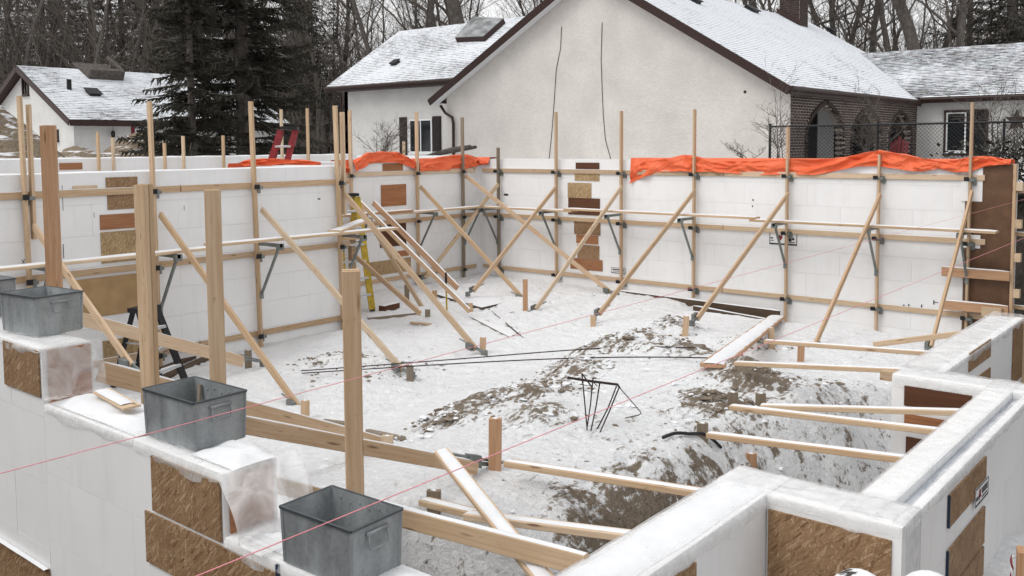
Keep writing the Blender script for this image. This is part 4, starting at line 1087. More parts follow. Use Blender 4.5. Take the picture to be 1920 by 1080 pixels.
for nm, pts, rad in [('top_bar', [sp(1064, 708, .02), sp(1110, 715), sp(1158, 721, -.02), sp(1162, 728, -.02)], .0105), ('leg', [sp(1091, 700, .05), sp(1095, 740), sp(1101, 806, -.03)], .0058), ('leg', [sp(1112, 708), sp(1107, 760), sp(1101, 800, -.04)], .0058),
        ('leg', [sp(1125, 715), sp(1118, 760), sp(1108, 808, -.05)], .0058), ('leg', [sp(1156, 724, -.02), sp(1140, 765), sp(1119, 806)], .0058), ('leg', [sp(1161, 726), sp(1143, 770), sp(1123, 815, -.1)], .0058),
        ('bent_leg', [sp(1161, 726), sp(1200, 771, -.02), sp(1202, 775), sp(1198, 778, -.05), sp(1172, 784, -.1)], .004), ('tie', [sp(1091, 700, .05), sp(1109, 725)], .0058), ('tie', [sp(1112, 716), sp(1120, 724)], .004)]:
    b = B().mat('rebar'); b.tube(pts, rad, 6); b.build(nm, r, tuple(pts[0]))
def lying(label, p0, p1, w, t, mat, name='board', cat='board', snow=.015, up=.02):
    a, c = gpt(*p0, up), gpt(*p1, up); o = lumber(name, a, c, t, w, (0, 0, 1), mat); tag(o, label, cat)
    if snow: snow_on(o, a, c, w * .96, snow, top=t / 2 + .0005)
    return o
a, c = gpt(1336, 695, .05), PY(1457, 594, -1.0)
for k in range(1, 12): q = a.lerp(c, k / 12); dz = ground_h(q.x, q.y) + .04 - q.z; (setattr(a, 'z', a.z + .5 * max(0, dz)), setattr(c, 'z', c.z + .5 * max(0, dz)))

o = lumber('snowy_plank', a, c, .04, .26, (0, 0, 1), 'pine_red'); tag(o, 'wide snow-covered plank running from the mound to the far wall', 'plank'); snow_on(o, a, c, .25, .03, top=.0205)
a, c = PY(1152, 549, -.33), PY(1462, 590, -.33); o = lumber('footing_board', (a.x, -.33, a.z - .04), (c.x, -.33, c.z - .03), .20, .04, (0, 0, 1), 'dark_board'); tag(o, 'upper dark footing board along the base of the far wall', 'board'); snow_on(o, (a.x, -.33, a.z - .04), (c.x, -.33, c.z - .03), .05, .02, top=.10)
a, c = PY(1300, 574, -.48), PY(1464, 606, -.48); o = lumber('footing_board', (a.x, -.48, a.z - .12), (c.x, -.48, c.z - .10), .26, .04, (0, 0, 1), 'dark_board'); tag(o, 'lower dark footing board beside the end of the snowy plank', 'board'); snow_on(o, (a.x, -.48, a.z - .12), (c.x, -.48, c.z - .10), .05, .02, top=.13)
lying('dark wet plank on the ground at the foot of the black step ladder', (296, 716), (392, 672), .14, .04, 'dark_board', snow=0)
lying('second dark plank beside the left wall', (300, 696), (372, 668), .10, .04, 'dark_board', snow=0)
lying('long grey timber along the foot of the left wall', (478, 640), (640, 606), .08, .05, 'grey_wood', snow=.012)
lying('dark red-brown block near the foot of the yellow ladder', (716, 584), (744, 577), .14, .10, 'ply_dark', 'timber_block', 'block', snow=.012, up=.05)
lying('grey timber lying across behind the yellow ladder', (690, 600), (786, 590), .05, .05, 'grey_wood', snow=.015)
lying('short pale batten on the snow in front of the props', (770, 607), (808, 610), .06, .03, 'pine', snow=0)
lying('dark batten end on the snow left of the shortest front post', (606, 794), (655, 800), .07, .03, 'grey_wood', snow=0, up=.03)
def sheet(label, pix, up, th, snow=.02, mat='grey_wood', ups=None):
    k = [gpt(*q) + V((0, 0, (ups[i] if ups else up))) for i, q in enumerate(pix)]; b = B().mat(mat); n = V((0, 0, th))
    b.poly(k); b.poly([p - n for p in k][::-1])
    for i in range(4): j = (i + 1) % 4; b.poly([k[i] - n, k[j] - n, k[j], k[i]])
    o = b.build('sheet', None, tuple(k[0])); tag(o, label, 'sheet')
    rows = []
    for i in range(11):
        r_ = []
        for j in range(11):
            u, v = i / 10, j / 10; e = min(1, 6 * min(u, 1 - u, v, 1 - v) + .1)
            p = k[0].lerp(k[1], u).lerp(k[3].lerp(k[2], u), v); r_.append(p + V((0, 0, .001 + snow * e * (.8 + .4 * noise.noise(V((u * 3, v * 3, k[0].x)))))))
        rows.append(r_)
    b = B().mat('snow'); b.grid(rows); par(b.build('snow_cover', None, tuple(k[0]), True), o); return o
lying('dark board edge showing through the snow right of the shortest front post', (690, 811), (756, 826), .05, .03, 'grey_wood', snow=0, up=.02)
sheet('snow-covered sheet propped up at the foot of the crossing props', [(812, 552), (903, 584), (952, 566), (880, 540)], .12, .03, .03, 'dark_board', [.02, .07, .0, -.03])
sheet('thin pale sheet half under the snow near the long corner brace', [(876, 594), (955, 634), (982, 618), (925, 597)], .012, .012, .006, 'grey_wood', [.03, .02, -.01, -.02])
g = ground_hit(838, 588); t = PD(836, 511, (g - CAM).dot(FF))
r = thing('digging_bar', 'yellow-shafted tool with a black grip standing in the snow', 'tool', tuple(g))
b = B().mat('yellow'); b.tube([g - V((0, 0, .1)), g.lerp(t, .75)], .016, 8); b.build('shaft', r, tuple(g)); b = B().mat('black'); b.tube([g.lerp(t, .74), t], [.022, .019], 8); b.build('grip', r, tuple(t))
# rounded snow-dusted stones and a roped post at the bottom right corner
t = NT('snow_dusted_stone', .8, 0, .2); nz = t.noise(t.map((1, 1, 1)), 9, 3, .5, .4)
M['stone'] = t.col(t.ramp(nz, [(.58, (.80, .81, .83)), (.64, (.06, .055, .05))]))
for px, py, rx, lab in [(1612, 1070, .21, 'snow-dusted boulder with dark bare spots at the bottom edge'), (1745, 1073, .20, 'smoother snow-covered boulder right of the spotted one')]:
    c = PY(px, py, -12.12); bm = bmesh.new(); bmesh.ops.create_icosphere(bm, subdivisions=4, radius=1)
    for v in bm.verts:
        k = 1 + .14 * noise.noise(v.co * 1.7 + V((px, 0, 0))); v.co = V((v.co.x * rx * k * 1.15, v.co.y * rx * k, (v.co.z - 1) * .46 * k)) + V((c.x, c.y, c.z))
    me = bpy.data.meshes.new('boulder'); bm.to_mesh(me); bm.free(); me.materials.append(M['stone'] if px < 1700 else M['snow']); me.polygons.foreach_set('use_smooth', [True] * len(me.polygons))
    o = bpy.data.objects.new('boulder', me); COL.objects.link(o); tag(o, lab, 'boulder')
p = PD(1928, 1032, 4.3); r = thing('timber_post', 'timber post with red and white rope cut off at the bottom right corner', 'post', (p.x, p.y, .2))
lumber('plank', (p.x, p.y, .2), tuple(p), .089, .089, (1, .3, 0), 'pine_red', r)
for mt, ph in (('white', 0), ('red', 1.6)):
    pts = [p + V((-.055, -.06, -.02)) + V((.004 * math.cos(k * .9 + ph), .004 * math.sin(k * .9 + ph), -.012 * k)) for k in range(40)]
    b = B().mat(mt); b.tube(pts, .005, 5); b.build('rope', r, tuple(p))
# clods of sand and lumps of crusted snow
def clods(name, spots, mat, seed):
    rnd = random.Random(seed); b = B().mat(mat)
    for (x, y, s_) in spots:
        z = ground_h(x, y) + s_ * .1; k = len(b.v); n = 6; fl_ = .55; as_ = rnd.uniform(.6, 1.6)
        for (zz, rr_) in ((-.6, .8), (.1, 1.0), (.7, .55)):
            for j_ in range(n):
                a_ = 2 * math.pi * j_ / n + rnd.uniform(-.3, .3); q = rr_ * s_ * rnd.uniform(.5, 1.4); b.v.append((x + math.cos(a_) * q * as_, y + math.sin(a_) * q, z + zz * s_ * fl_ * rnd.uniform(.6, 1.2)))
        for l_ in (0, 1):
            for j_ in range(n): j2 = (j_ + 1) % n; b.face((k + l_ * n + j_, k + l_ * n + j2, k + (l_ + 1) * n + j2, k + (l_ + 1) * n + j_))
        b.face(tuple(k + 2 * n + j_ for j_ in range(n)))
    stuff(b.build(name, None, (6, -6, 0), False))
rc = random.Random(4); sp_, sn_ = [], []
for c_, a_, r_ in RIDGE:
    for _ in range(90): sp_.append((c_.x + rc.gauss(0, r_ * .6), c_.y + rc.gauss(0, r_ * .6), abs(rc.gauss(0, .013)) + .006))
    for _ in range(45): sn_.append((c_.x + rc.gauss(0, r_ * 1.1), c_.y + rc.gauss(0, r_ * 1.1), abs(rc.gauss(0, .016)) + .008))
for _ in range(160): sp_.append((rc.gauss(11.0, .5), rc.uniform(-11.6, -5), abs(rc.gauss(0, .011)) + .006))
for _ in range(500): sn_.append((rc.uniform(3.2, 11.3), rc.uniform(-12.8, -.8), abs(rc.gauss(0, .012)) + .007))
M['clod'] = plain('sand_clods', (.20, .162, .122), .95, var=.4, scale=12)
clods('sand_clods', [q for q in sp_ if 3 < q[0] < 12 and -12.8 < q[1] < -.6], 'clod', 3); clods('snow_lumps', [q for q in sn_ if 3 < q[0] < 12 and -12.8 < q[1] < -.6], 'snow', 6)
# ------------------------------------------------------------------ houses
def roof_plane(parent, e0, e1, r0, r1, mat, name='roof', course=.145, th=.06):
    """stepped shingle courses between an eave e0-e1 and a ridge r0-r1, on a slab"""
    e0, e1, r0, r1 = map(V, (e0, e1, r0, r1)); x = (e1 - e0).normalized(); n = x.cross(r0 - e0).normalized()
    if n.z < 0: n = -n
    y = n.cross(x)
    if y.dot(r0 - e0) < 0: x = -x; e0, e1, r0, r1 = e1, e0, r1, r0; y = n.cross(x)
    Mx = Matrix(((x.x, y.x, n.x, e0.x), (x.y, y.y, n.y, e0.y), (x.z, y.z, n.z, e0.z), (0, 0, 0, 1))); Mi = Mx.inverted()
    a, b_, c, d = [Mi @ p for p in (e0, e1, r1, r0)]; H = d.y; k = max(2, int(H / course)); b = B().mat(mat)
    def X(q, lf): p, s = (a, d) if lf else (b_, c); return p.x + (s.x - p.x) * q
    for i in range(k):
        q0, q1 = i / k, (i + 1) / k; nx = 24
        top, low = [], []
        for j in range(nx + 1):
            u = j / nx; w = .006 * noise.noise(V((u * 40, i * 3.1, e0.x)))
            low.append((X(q0, 1) + (X(q0, 0) - X(q0, 1)) * u, H * q0 + w, .017 + .004 * noise.noise(V((u * 60, i * 7.7, 3)))))
            top.append((X(q1, 1) + (X(q1, 0) - X(q1, 1)) * u, H * q1 + .012, .003))
        b.grid([[(p[0], p[1], 0) for p in low], low, top])
    b.mat('fascia'); z = -th
    b.poly([(a.x, 0, -.004), (b_.x, 0, -.004), (c.x, H, -.004), (d.x, H, -.004)]); b.poly([(a.x, 0, z), (d.x, H, z), (c.x, H, z), (b_.x, 0, z)])
    for p, q in ((a, b_), (b_, c), (c, d), (d, a)): b.poly([(p.x, p.y, z), (q.x, q.y, z), (q.x, q.y, 0), (p.x, p.y, 0)])
    o = b.build(name); o.matrix_basis = Mx
    if parent is not None: par(o, parent)
    return o
def wall_poly(parent, pts, dirv, mat, name='wall'):
    b = B().mat(mat); d = V(dirv); pts = [V(p) for p in pts]; b.poly(pts); b.poly([p + d for p in pts][::-1])
    for i in range(len(pts)): j = (i + 1) % len(pts); b.poly([pts[j], pts[i], pts[i] + d, pts[j] + d])
    return b.build(name, parent, tuple(pts[0]))
def window(parent, o, u, h, n, frame='white', mull=(.5,), fw=.05, name='window'):
    """o lower corner, u width vector, h height, n outward normal"""
    o, u, n = V(o), V(u), V(n); w = u.length; ud = u.normalized(); Z = V((0, 0, 1))
    b = B().mat(frame)
    def bar(a0, a1, z0, z1, d=.05): b.obox(o + ud * a0 + Z * z0 + n * .003, ud * (a1 - a0), n * d, Z * (z1 - z0))
    bar(0, w, 0, fw); bar(0, w, h - fw, h); bar(0, fw, fw, h - fw); bar(w - fw, w, fw, h - fw)
    for m in mull: bar(w * m - fw * .35, w * m + fw * .35, fw, h - fw, .04)
    bar(-.03, w + .03, -.05, -.002, .08)
    f = b.build(name, parent, tuple(o)); b = B().mat('glass'); b.obox(o + ud * fw + Z * fw + n * .004, ud * (w - 2 * fw), n * .012, Z * (h - 2 * fw)); par(b.build('pane', None, tuple(o)), f); return f
def vent(parent, pos, n, up, name='roof_vent', s=.28):
    pos, n, up = V(pos), V(n), V(up); side = up.cross(n); b = B().mat('black')
    b.obox(pos - side * s / 2 - up * s / 2, side * s, up * s, n * .10); b.obox(pos - side * s * .62 - up * s * .62 + n * .10, side * s * 1.24, up * s * 1.24, n * .035)
    o = b.build(name, parent, tuple(pos)); return o

HY = 6.0
GA, GB, GC = PY(805, 186, 5.65), PY(1098, -64, 5.65), PY(1481, 161, 5.65)
HS = thing('house', 'large pale stucco house with a wide brown-edged gable, brick arched porch and snowy roofs', 'house', (-.8, HY, 2.0))
wl, wr = PY(838, 230, HY).x, PY(1481, 230, HY).x
sl = (GB.z - GC.z) / (GC.x - GB.x); sl2 = (GB.z - GA.z) / (GB.x - GA.x)
zr = GB.z - .10; g_ = lambda x: zr - (sl * (x - GB.x) if x > GB.x else sl2 * (GB.x - x))
wall_poly(HS, [(wl, HY, 1.6), (wr, HY, 1.6), (wr, HY, g_(wr)), (GB.x, HY, zr), (wl, HY, g_(wl))], (0, .25, 0), 'stucco', 'gable_wall')
YB = 21.6
RR_ = roof_plane(HS, GC, (GC.x, YB, GC.z), (GB.x, 5.65, GB.z), (GB.x, YB, GB.z), 'roof_smooth')
roof_plane(HS, GA, (GA.x, YB, GA.z), (GB.x, 5.65, GB.z), (GB.x, YB, GB.z), 'roof_mid')
for P_, Q in ((GA, GB), (GC, GB)):
    d = V((0, -.025, -.115)); lumber('rake_board', P_ + d, Q + d, .22, .035, (0, 0, 1), 'fascia', HS)
    b = B().mat('white'); dz = V((0, 0, -.20)); w_ = V((0, HY - 5.66, 0))
    b.poly([P_ + dz, Q + dz, Q + dz + w_, P_ + dz + w_]); b.poly([P_ + dz - V((0, 0, .012)), P_ + dz + w_ - V((0, 0, .012)), Q + dz + w_ - V((0, 0, .012)), Q + dz - V((0, 0, .012))]); b.build('soffit', HS, tuple(P_))
lumber('eave_board', GC + V((.02, 0, -.12)), V((GC.x + .02, 16.3, GC.z - .12)), .17, .03, (0, 0, 1), 'fascia', HS)
b = B().mat('fascia'); b.tube([GC + V((.07, -.02, -.06)), V((GC.x + .07, 16.3, GC.z - .06))], .06, 8); b.build('gutter', HS, tuple(GC))
b = B().mat('fascia'); b.tube([GA + V((-.02, 0, -.06)), V((GA.x - .02, 8.0, GA.z - .06))], .065, 8); b.build('gutter', HS, tuple(GA))
# downspout at the left end of the gable
q = [PY(826, 198, 5.9), PY(835, 212, 5.9), PY(848, 220, 5.9), PY(850, 232, 5.9), PY(850.5, 300, 5.9)]
b = B().mat('fascia'); b.tube(q, .048, 8); b.build('downspout', HS, tuple(q[0]))
for pix in ([(1053, 50), (1051, 90), (1043, 130), (1038, 205), (1034, 255), (1029, 302)], [(1129, 42), (1127, 110), (1129, 170), (1131, 215), (1135, 262), (1145, 298)]):
    pts = [PY(a, c, HY - .012) for a, c in pix]; b = B().mat('rebar'); b.tube(pts, .009, 5); b.build('cable', HS, tuple(pts[0]))
b = B().mat('black'); p = PY(1397, 172, HY); b.box((p.x - .03, HY - .02, p.z - .03), (p.x + .03, HY - .002, p.z + .03)); b.build('wall_fitting', HS, tuple(p))
# brick porch wall with three pointed arches
BX = wr
z_top = GC.z - .14; ay = lambda px, py: PX(px, py, BX)
arches = []
for (l, r_, ap, yt, yb) in [(1512, 1580, 1549, 196, 262), (1597, 1651, 1624, 207, 262), (1667, 1707, 1688, 212, 262)]:
    y0, y1 = ay(l, yb).y, ay(r_, yb).y; arches.append(((y0 + y1) / 2, (y1 - y0) / 2, ay(ap, yt).z, ay(ap, yb).z + .1))
def half(k, z):
    yc, a, za, zs = arches[k]
    if z > za: return -1
    if z < zs: return a
    q = (z - zs) / (za - zs); return a * (1 - q ** 1.9) ** .8
def in_arch(y, z, m=0):
    return any(abs(y - arches[k][0]) < half(k, z) + m and half(k, z) > -.5 for k in range(3)) and z > 2.35
bk, mo = B().mat('brick'), B().mat('mortar'); bl, bh = .205, .072; z = 1.9; rwi = 0
while z < z_top:
    y = HY + .02 - (bl / 2 if rwi % 2 else 0)
    while y < 16.4:
        y0, y1 = max(HY + .02, y), min(16.4, y + bl); yc = (y0 + y1) / 2
        if y1 - y0 > .03:
            if not in_arch(yc, z + bh / 2, .02): mo.box((BX - .20, y0, z), (BX + .002, y1, z + bh))
            if not in_arch(yc, z + bh / 2, .10):
                j = .004 * random.random(); bk.box((BX + .0, y0 + .016, z + .007), (BX + .008 + j, y1 - .016, z + bh - .007))
        y += bl
    z += bh; rwi += 1
mo.build('porch_wall', HS, (BX, HY, 2)); stuff(bk.build('brick_courses', HS, (BX, HY, 2)))
for k in range(3):
    yc, a, za, zs = arches[k]; b = B().mat('brick'); pts = []
    for s_ in (-1, 1):
        for i in range(15):
            z = 2.6 + (za - 2.6) * (i / 14) ** .8 if s_ < 0 else 2.6 + (za - 2.6) * ((14 - i) / 14) ** .8; pts.append(V((BX + .02, yc + s_ * max(.0, half(k, z - .001)), z)))
    for p, q in zip(pts, pts[1:]):
        L_ = (q - p).length; n_ = max(1, int(L_ / .075))
        for i in range(n_):
            m = p.lerp(q, (i + .5) / n_); d = (q - p).normalized(); nn = V((1, 0, 0)).cross(d) * -1
            if L_ > .02: b.obox(m - d * .030 + V((-.1, 0, 0)), d * .060, nn * -.12, V((.125, 0, 0)))
    stuff(b.build('brick_arch', HS, (BX, yc, zs)))
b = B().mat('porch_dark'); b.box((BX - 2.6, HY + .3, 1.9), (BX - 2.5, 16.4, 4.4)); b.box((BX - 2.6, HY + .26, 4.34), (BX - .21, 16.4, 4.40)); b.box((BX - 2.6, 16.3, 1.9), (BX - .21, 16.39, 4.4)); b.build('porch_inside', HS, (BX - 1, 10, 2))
b = B().mat('porch_wall')
p, q = PX(1533, 200, BX - 2.49), PX(1562, 282, BX - 2.49); b.box((BX - 2.495, p.y, 2.2), (BX - 2.47, q.y, 4.3)); b.build('porch_back_wall', HS, (BX - 2.4, p.y, 2))
p, q = PX(1636, 215, BX - 2.49), PX(1648, 262, BX - 2.49); window(HS, (BX - 2.48, p.y, q.z), (0, q.y - p.y, 0), p.z - q.z, (1, 0, 0))
# right wing
RY = 16.4; p = PY(1720, 184, RY - .4); e_z = p.z
wall_poly(HS, [(BX - .2, RY, 1.9), (16, RY, 1.9), (16, RY, e_z - .12), (BX - .2, RY, e_z - .12)], (0, .2, 0), 'stucco_white')
rz = PY(1800, 88, 20.3).z; roof_plane(HS, (GC.x - 2.5, RY - .4, e_z), (16.5, RY - .4, e_z), (-1, 20.3, rz), (16.5, 20.3, rz), 'roof_thin')
roof_plane(HS, (16.5, 24.3, e_z), (-1, 24.3, e_z), (16.5, 20.3, rz), (-1, 20.3, rz), 'roof_thin')
lumber('eave_board', (GC.x + .1, RY - .42, e_z - .10), (16.5, RY - .42, e_z - .10), .16, .03, (0, 0, 1), 'fascia', HS)
b = B().mat('fascia'); b.tube([(GC.x + .1, RY - .49, e_z - .05), (16.5, RY - .49, e_z - .05)], .055, 8); b.build('gutter', HS, (GC.x, RY, e_z))
snow_on(HS, (GC.x + .1, RY - .46, e_z + .015), (13, RY - .46, e_z + .015), .16, .03)
p, q = PY(1771, 207, RY), PY(1852, 289, RY); window(HS, (p.x, RY, q.z), (q.x - p.x, 0, 0), p.z - q.z, (0, -1, 0), 'fascia', (), .07)
window(HS, (p.x + .08, RY - .02, q.z + .08), ((q.x - p.x) * .45, 0, 0), p.z - q.z - .16, (0, -1, 0), 'white', (), .04)
# left wing
LY = 7.95; e0, r0 = PX(611, 161, -14.6), PX(748, 59, -14.6); ez = e0.z - .05; ey = e0.y
roof_plane(HS, (-14.6, ey, ez), (-4.2, ey, ez), (-14.6, r0.y, r0.z), (-2.5, r0.y, r0.z), 'roof_mid')
roof_plane(HS, (-4, 2 * r0.y - ey, ez), (-14.6, 2 * r0.y - ey, ez), (-2.5, r0.y, r0.z), (-14.6, r0.y, r0.z), 'roof_mid')
wall_poly(HS, [(-14.1, LY, 1.8), (wl - .0, LY, 1.8), (wl, LY, ez - .02), (-14.1, LY, ez - .02)], (0, .2, 0), 'stucco_white')
wall_poly(HS, [(-14.1, LY, 1.8), (-14.1, 2 * r0.y - LY, 1.8), (-14.1, 2 * r0.y - LY, ez), (-14.1, r0.y, r0.z - .15), (-14.1, LY, ez)], (.2, 0, 0), 'stucco_white')
wall_poly(HS, [(wl, HY + .25, 1.8), (wl, LY + .2, 1.8), (wl, LY + .2, GA.z), (wl, HY + .25, GA.z)], (.2, 0, 0), 'stucco_white')
lumber('eave_board', (-14.6, ey - .02, ez - .12), (-6.9, ey - .02, ez - .12), .17, .03, (0, 0, 1), 'fascia', HS)
b = B().mat('fascia'); b.tube([(-14.6, ey - .08, ez - .07), (-6.9, ey - .08, ez - .07)], .06, 8); b.build('gutter', HS, (-14.6, ey, ez))
b = B().mat('fascia'); b.box((-14.1, ey + .05, ez - .2), (-7.1, LY - .01, ez - .17)); b.build('soffit', HS, (-14, ey, ez))
b = B().mat('fascia'); b.tube([PX(622, 170, -14.2), PX(640, 182, -14.2), PX(641, 300, -14.2)], .045, 8); b.build('downspout', HS, (-14.2, LY, 4))
p, q = PY(768, 224, LY), PY(812, 287, LY); window(HS, (p.x, LY, q.z), (q.x - p.x, 0, 0), p.z - q.z, (0, -1, 0), 'white', (.5,), .06)
for x0, x1, y0, y1 in ((750, 764, 220, 292), (812, 828, 218, 284)):
    p, q = PY(x0, y0, LY), PY(x1, y1, LY); b = B().mat('shutter'); b.box((p.x, LY - .05, q.z), (q.x, LY - .003, p.z))
    for k in range(14): zz = q.z + .06 + (p.z - q.z - .12) * k / 14; b.box((p.x + .05, LY - .065, zz), (q.x - .05, LY - .051, zz + .05))
    b.build('shutter', HS, tuple(p))
nl = V((0, -(r0.z - ez), (r0.y - ey))).normalized(); upl = V((0, r0.y - ey, r0.z - ez)).normalized()
p = PP(742, 120, (-14.6, ey, ez), nl); vent(HS, p, nl, upl)
p = [PP(*q, (-14.6, ey, ez), nl) for q in ((857, 80), (910, 78), (948, 44), (890, 40))]
b = B().mat('fascia'); k4 = p
for i in range(4): j = (i + 1) % 4; b.poly([k4[i], k4[j], k4[j] + nl * .22, k4[i] + nl * .22])
sk = b.build('skylight', HS, tuple(p[0])); cen = sum((x for x in p), V()) / 4; b = B().mat('dome'); rows = []
for i in range(9):
    r_ = []
    for j in range(9):
        u, v = i / 8, j / 8; q = p[0].lerp(p[1], u).lerp(p[3].lerp(p[2], u), v); r_.append(q + nl * (.22 + .16 * (math.sin(math.pi * u) * math.sin(math.pi * v)) ** .5))
    rows.append(r_)
b.grid(rows); par(b.build('dome', None, tuple(cen), True), sk)
nr = V((sl, 0, 1)).normalized(); upr = V((-1, 0, sl)).normalized()
for px, py, s_ in ((1302, 4, .30), (1408, 20, .42), (1557, 60, .30)): vent(HS, PP(px, py, GC, nr), nr, upr, s=s_)
p = PP(1488, 40, GC, nr); b = B().mat('brick'); m_ = B().mat('mortar'); m_.box((p.x - .40, p.y - .42, p.z - .6), (p.x + .40, p.y + .42, p.z + 2.2))
for i in range(28):
    z0 = p.z - .5 + i * .092
    for (ax0, n0) in ((0, 4), (1, 4)):
        for k in range(-1, n0 + 1):
            u0 = -.40 + .2 * k + (.1 if i % 2 else 0); u1 = min(u0 + .19, .40); u0 = max(u0, -.40)
            if u1 - u0 < .03: continue
            if ax0 == 0: b.box((p.x + u0, p.y - .435, z0), (p.x + u1, p.y - .421, z0 + .08))
            else: b.box((p.x + .401, p.y + u0, z0), (p.x + .415, p.y + u1, z0 + .08))
ch = m_.build('chimney', HS, tuple(p)); par(stuff(b.build('brick_courses', None, tuple(p))), ch)
b = B().mat('fascia'); q = p + V((0, 0, .02)); b.obox(p + V((-.5, -.47, .35)), V((1.0, 0, -1.0 * sl)), V((0, .03, 0)), V((0, 0, .16))); par(b.build('flashing', None, tuple(p)), ch)
# star on the right wing wall
c = PY(1906, 226, RY - .03); b = B().mat('emblem' if 0 else 'rebar'); pts = []
for i in range(10): r_ = .36 if i % 2 == 0 else .15; a = math.pi / 2 + i * math.pi / 5; pts.append(c + V((r_ * math.cos(a), 0, r_ * math.sin(a))))
for i in range(10): b.poly([pts[i], pts[(i + 1) % 10], c + V((0, -.07, 0))]); b.poly([pts[(i + 1) % 10], pts[i], pts[i] + V((0, .028, 0)), pts[(i + 1) % 10] + V((0, .028, 0))])
tag(b.build('wall_star', None, tuple(c)), 'dark five-pointed star hanging on the pale wing wall at the right edge', 'star')

# red garden chair by the porch
_q = PX(1677, 262, BX + .5); c = V((BX + .5, _q.y, _q.z - 1.12)); r = thing('garden_chair', 'red slatted garden chair in front of the third brick arch', 'chair', tuple(c))
for k in range(5):
    b = B().mat('red'); x = -.22 + .11 * k; b.obox(c + V((x, .1, .30)), V((.09, 0, 0)), V((0, .28, .75 + .08 * (2 - abs(k - 2)))), V((0, .02, 0))); b.build('back_slat', r, tuple(c))
    b = B().mat('red'); b.obox(c + V((-.27, -.40 + .1 * k, .36 - .015 * k)), V((.54, 0, 0)), V((0, .085, -.01)), V((0, 0, .02))); b.build('seat_slat', r, tuple(c))
for sx in (-.30, .27):
    b = B().mat('red'); b.box((c.x + sx, c.y - .42, c.z - .05), (c.x + sx + .03, c.y - .32, c.z + .55)); b.build('leg', r, tuple(c))
    b = B().mat('red'); b.box((c.x + sx - .04, c.y - .45, c.z + .55), (c.x + sx + .08, c.y + .28, c.z + .57)); b.build('armrest', r, tuple(c))

# black chain-link fence between the wall and the house
FN = 4.2; fx0 = PY(1444, 235, FN); zt_ = fx0.z
r = thing('chain_link_fence', 'black chain-link fence running right from beside the stucco gable', 'fence', (fx0.x, FN, 2.0))
for k in range(6):
    x = fx0.x + k * 2.45; b = B().mat('black'); b.tube([(x, FN, 1.7), (x, FN, zt_ + .04)], .032 if k == 0 else .024, 8); b.build('post', r, (x, FN, 1.7))
b = B().mat('black'); b.tube([(fx0.x, FN, zt_ - .03), (fx0.x + 12.3, FN, zt_ - .03)], .022, 8); b.build('top_rail', r, (fx0.x, FN, zt_))
b = B().mat('black'); s_ = .082; hF = zt_ - 2.05
for i in range(-int(hF / s_) - 1, int(12.3 / s_)):
    for sg in (1, -1):
        x0, x1 = i * s_, i * s_ + hF; z0, z1 = 2.03, 2.03 + hF
        if sg < 0: z0, z1 = z1, z0
        if x0 < 0: z0 += (0 - x0) * sg; x0 = 0
        if x1 > 12.3: z1 -= (x1 - 12.3) * sg; x1 = 12.3
        if x1 - x0 > .02: b.tube([(fx0.x + x0, FN + .028 + .004 * sg, z0), (fx0.x + x1, FN + .028 + .004 * sg, z1)], .0042, 3, False)
stuff(b.build('chain_mesh', r, (fx0.x, FN, 2)))

# small house on the left
LX = -18.0; le = PX(130, 224, LX); lr = PX(35, 123, LX - 4.1)
HL = thing('house', 'small pale house on the left with a snow-dusted roof half hidden by spruces', 'house', (LX - 4, 3, 2.2))
ye = 8.2; y0 = le.y; rx, rzz = LX - 4.1, lr.z; bx = rx - 3.3; bz = rzz - 3.3 * (rzz - le.z) / 4.1
roof_plane(HL, (LX, y0, le.z), (LX, ye, le.z), (rx, y0, rzz), (rx, ye, rzz), 'roof_mid'); roof_plane(HL, (bx, ye, bz), (bx, y0, bz), (rx, ye, rzz), (rx, y0, rzz), 'roof_mid')
wall_poly(HL, [(LX - .45, y0 + .35, 1.8), (rx, y0 + .35, 1.8), (bx + .3, y0 + .35, 1.8), (bx + .3, y0 + .35, bz + .05), (rx, y0 + .35, rzz - .16), (LX - .45, y0 + .35, le.z + .05)], (0, .2, 0), 'stucco_white', 'gable_wall')
wall_poly(HL, [(LX - .45, y0 + .55, 1.8), (LX - .45, ye - .3, 1.8), (LX - .45, ye - .3, le.z), (LX - .45, y0 + .55, le.z)], (-.2, 0, 0), 'stucco_white')
for P_, Q in (((LX, y0, le.z), (rx, y0, rzz)), ((bx, y0, bz), (rx, y0, rzz))): lumber('rake_board', V(P_) + V((0, -.02, -.12)), V(Q) + V((0, -.02, -.12)), .20, .035, (0, 0, 1), 'fascia', HL)
lumber('eave_board', (LX + .02, y0, le.z - .12), (LX + .02, ye, le.z - .12), .20, .035, (0, 0, 1), 'fascia', HL)
for (x0, y1, x2, y2) in [(42, 142, 55, 178), (103, 243, 111, 264)]:
    p, q = PY(x0, y1, y0 + .35), PY(x2, y2, y0 + .35); window(HL, (p.x, y0 + .35, q.z), (q.x - p.x, 0, 0), p.z - q.z, (0, -1, 0), 'fascia', (.5,), .05)
p, q = PX(252, 241, LX - .45), PX(274, 262, LX - .45); window(HL, (LX - .45, p.y, q.z), (0, q.y - p.y, 0), p.z - q.z, (1, 0, 0), 'white', (), .05)
b = B().mat('emblem'); b.box((LX - .449, PX(246, 250, LX - .45).y, 2.4), (LX - .43, PX(252, 250, LX - .45).y, le.z - .2)); b.build('red_trim', HL, (LX, 1, 3))
nL = V((rzz - le.z, 0, 4.1)).normalized(); uL = V((-4.1, 0, rzz - le.z)).normalized(); p0 = (LX, y0, le.z)
vent(HL, PP(174, 176, p0, nL), nL, uL, s=.42); p = PP(130, 168, p0, nL); b = B().mat('black'); b.tube([p, p + V((0, 0, .38))], .09, 8); b.build('roof_pipe', HL, tuple(p))
p = PP(195, 146, p0, nL); b = B().mat('bark'); q = nL.cross(uL)
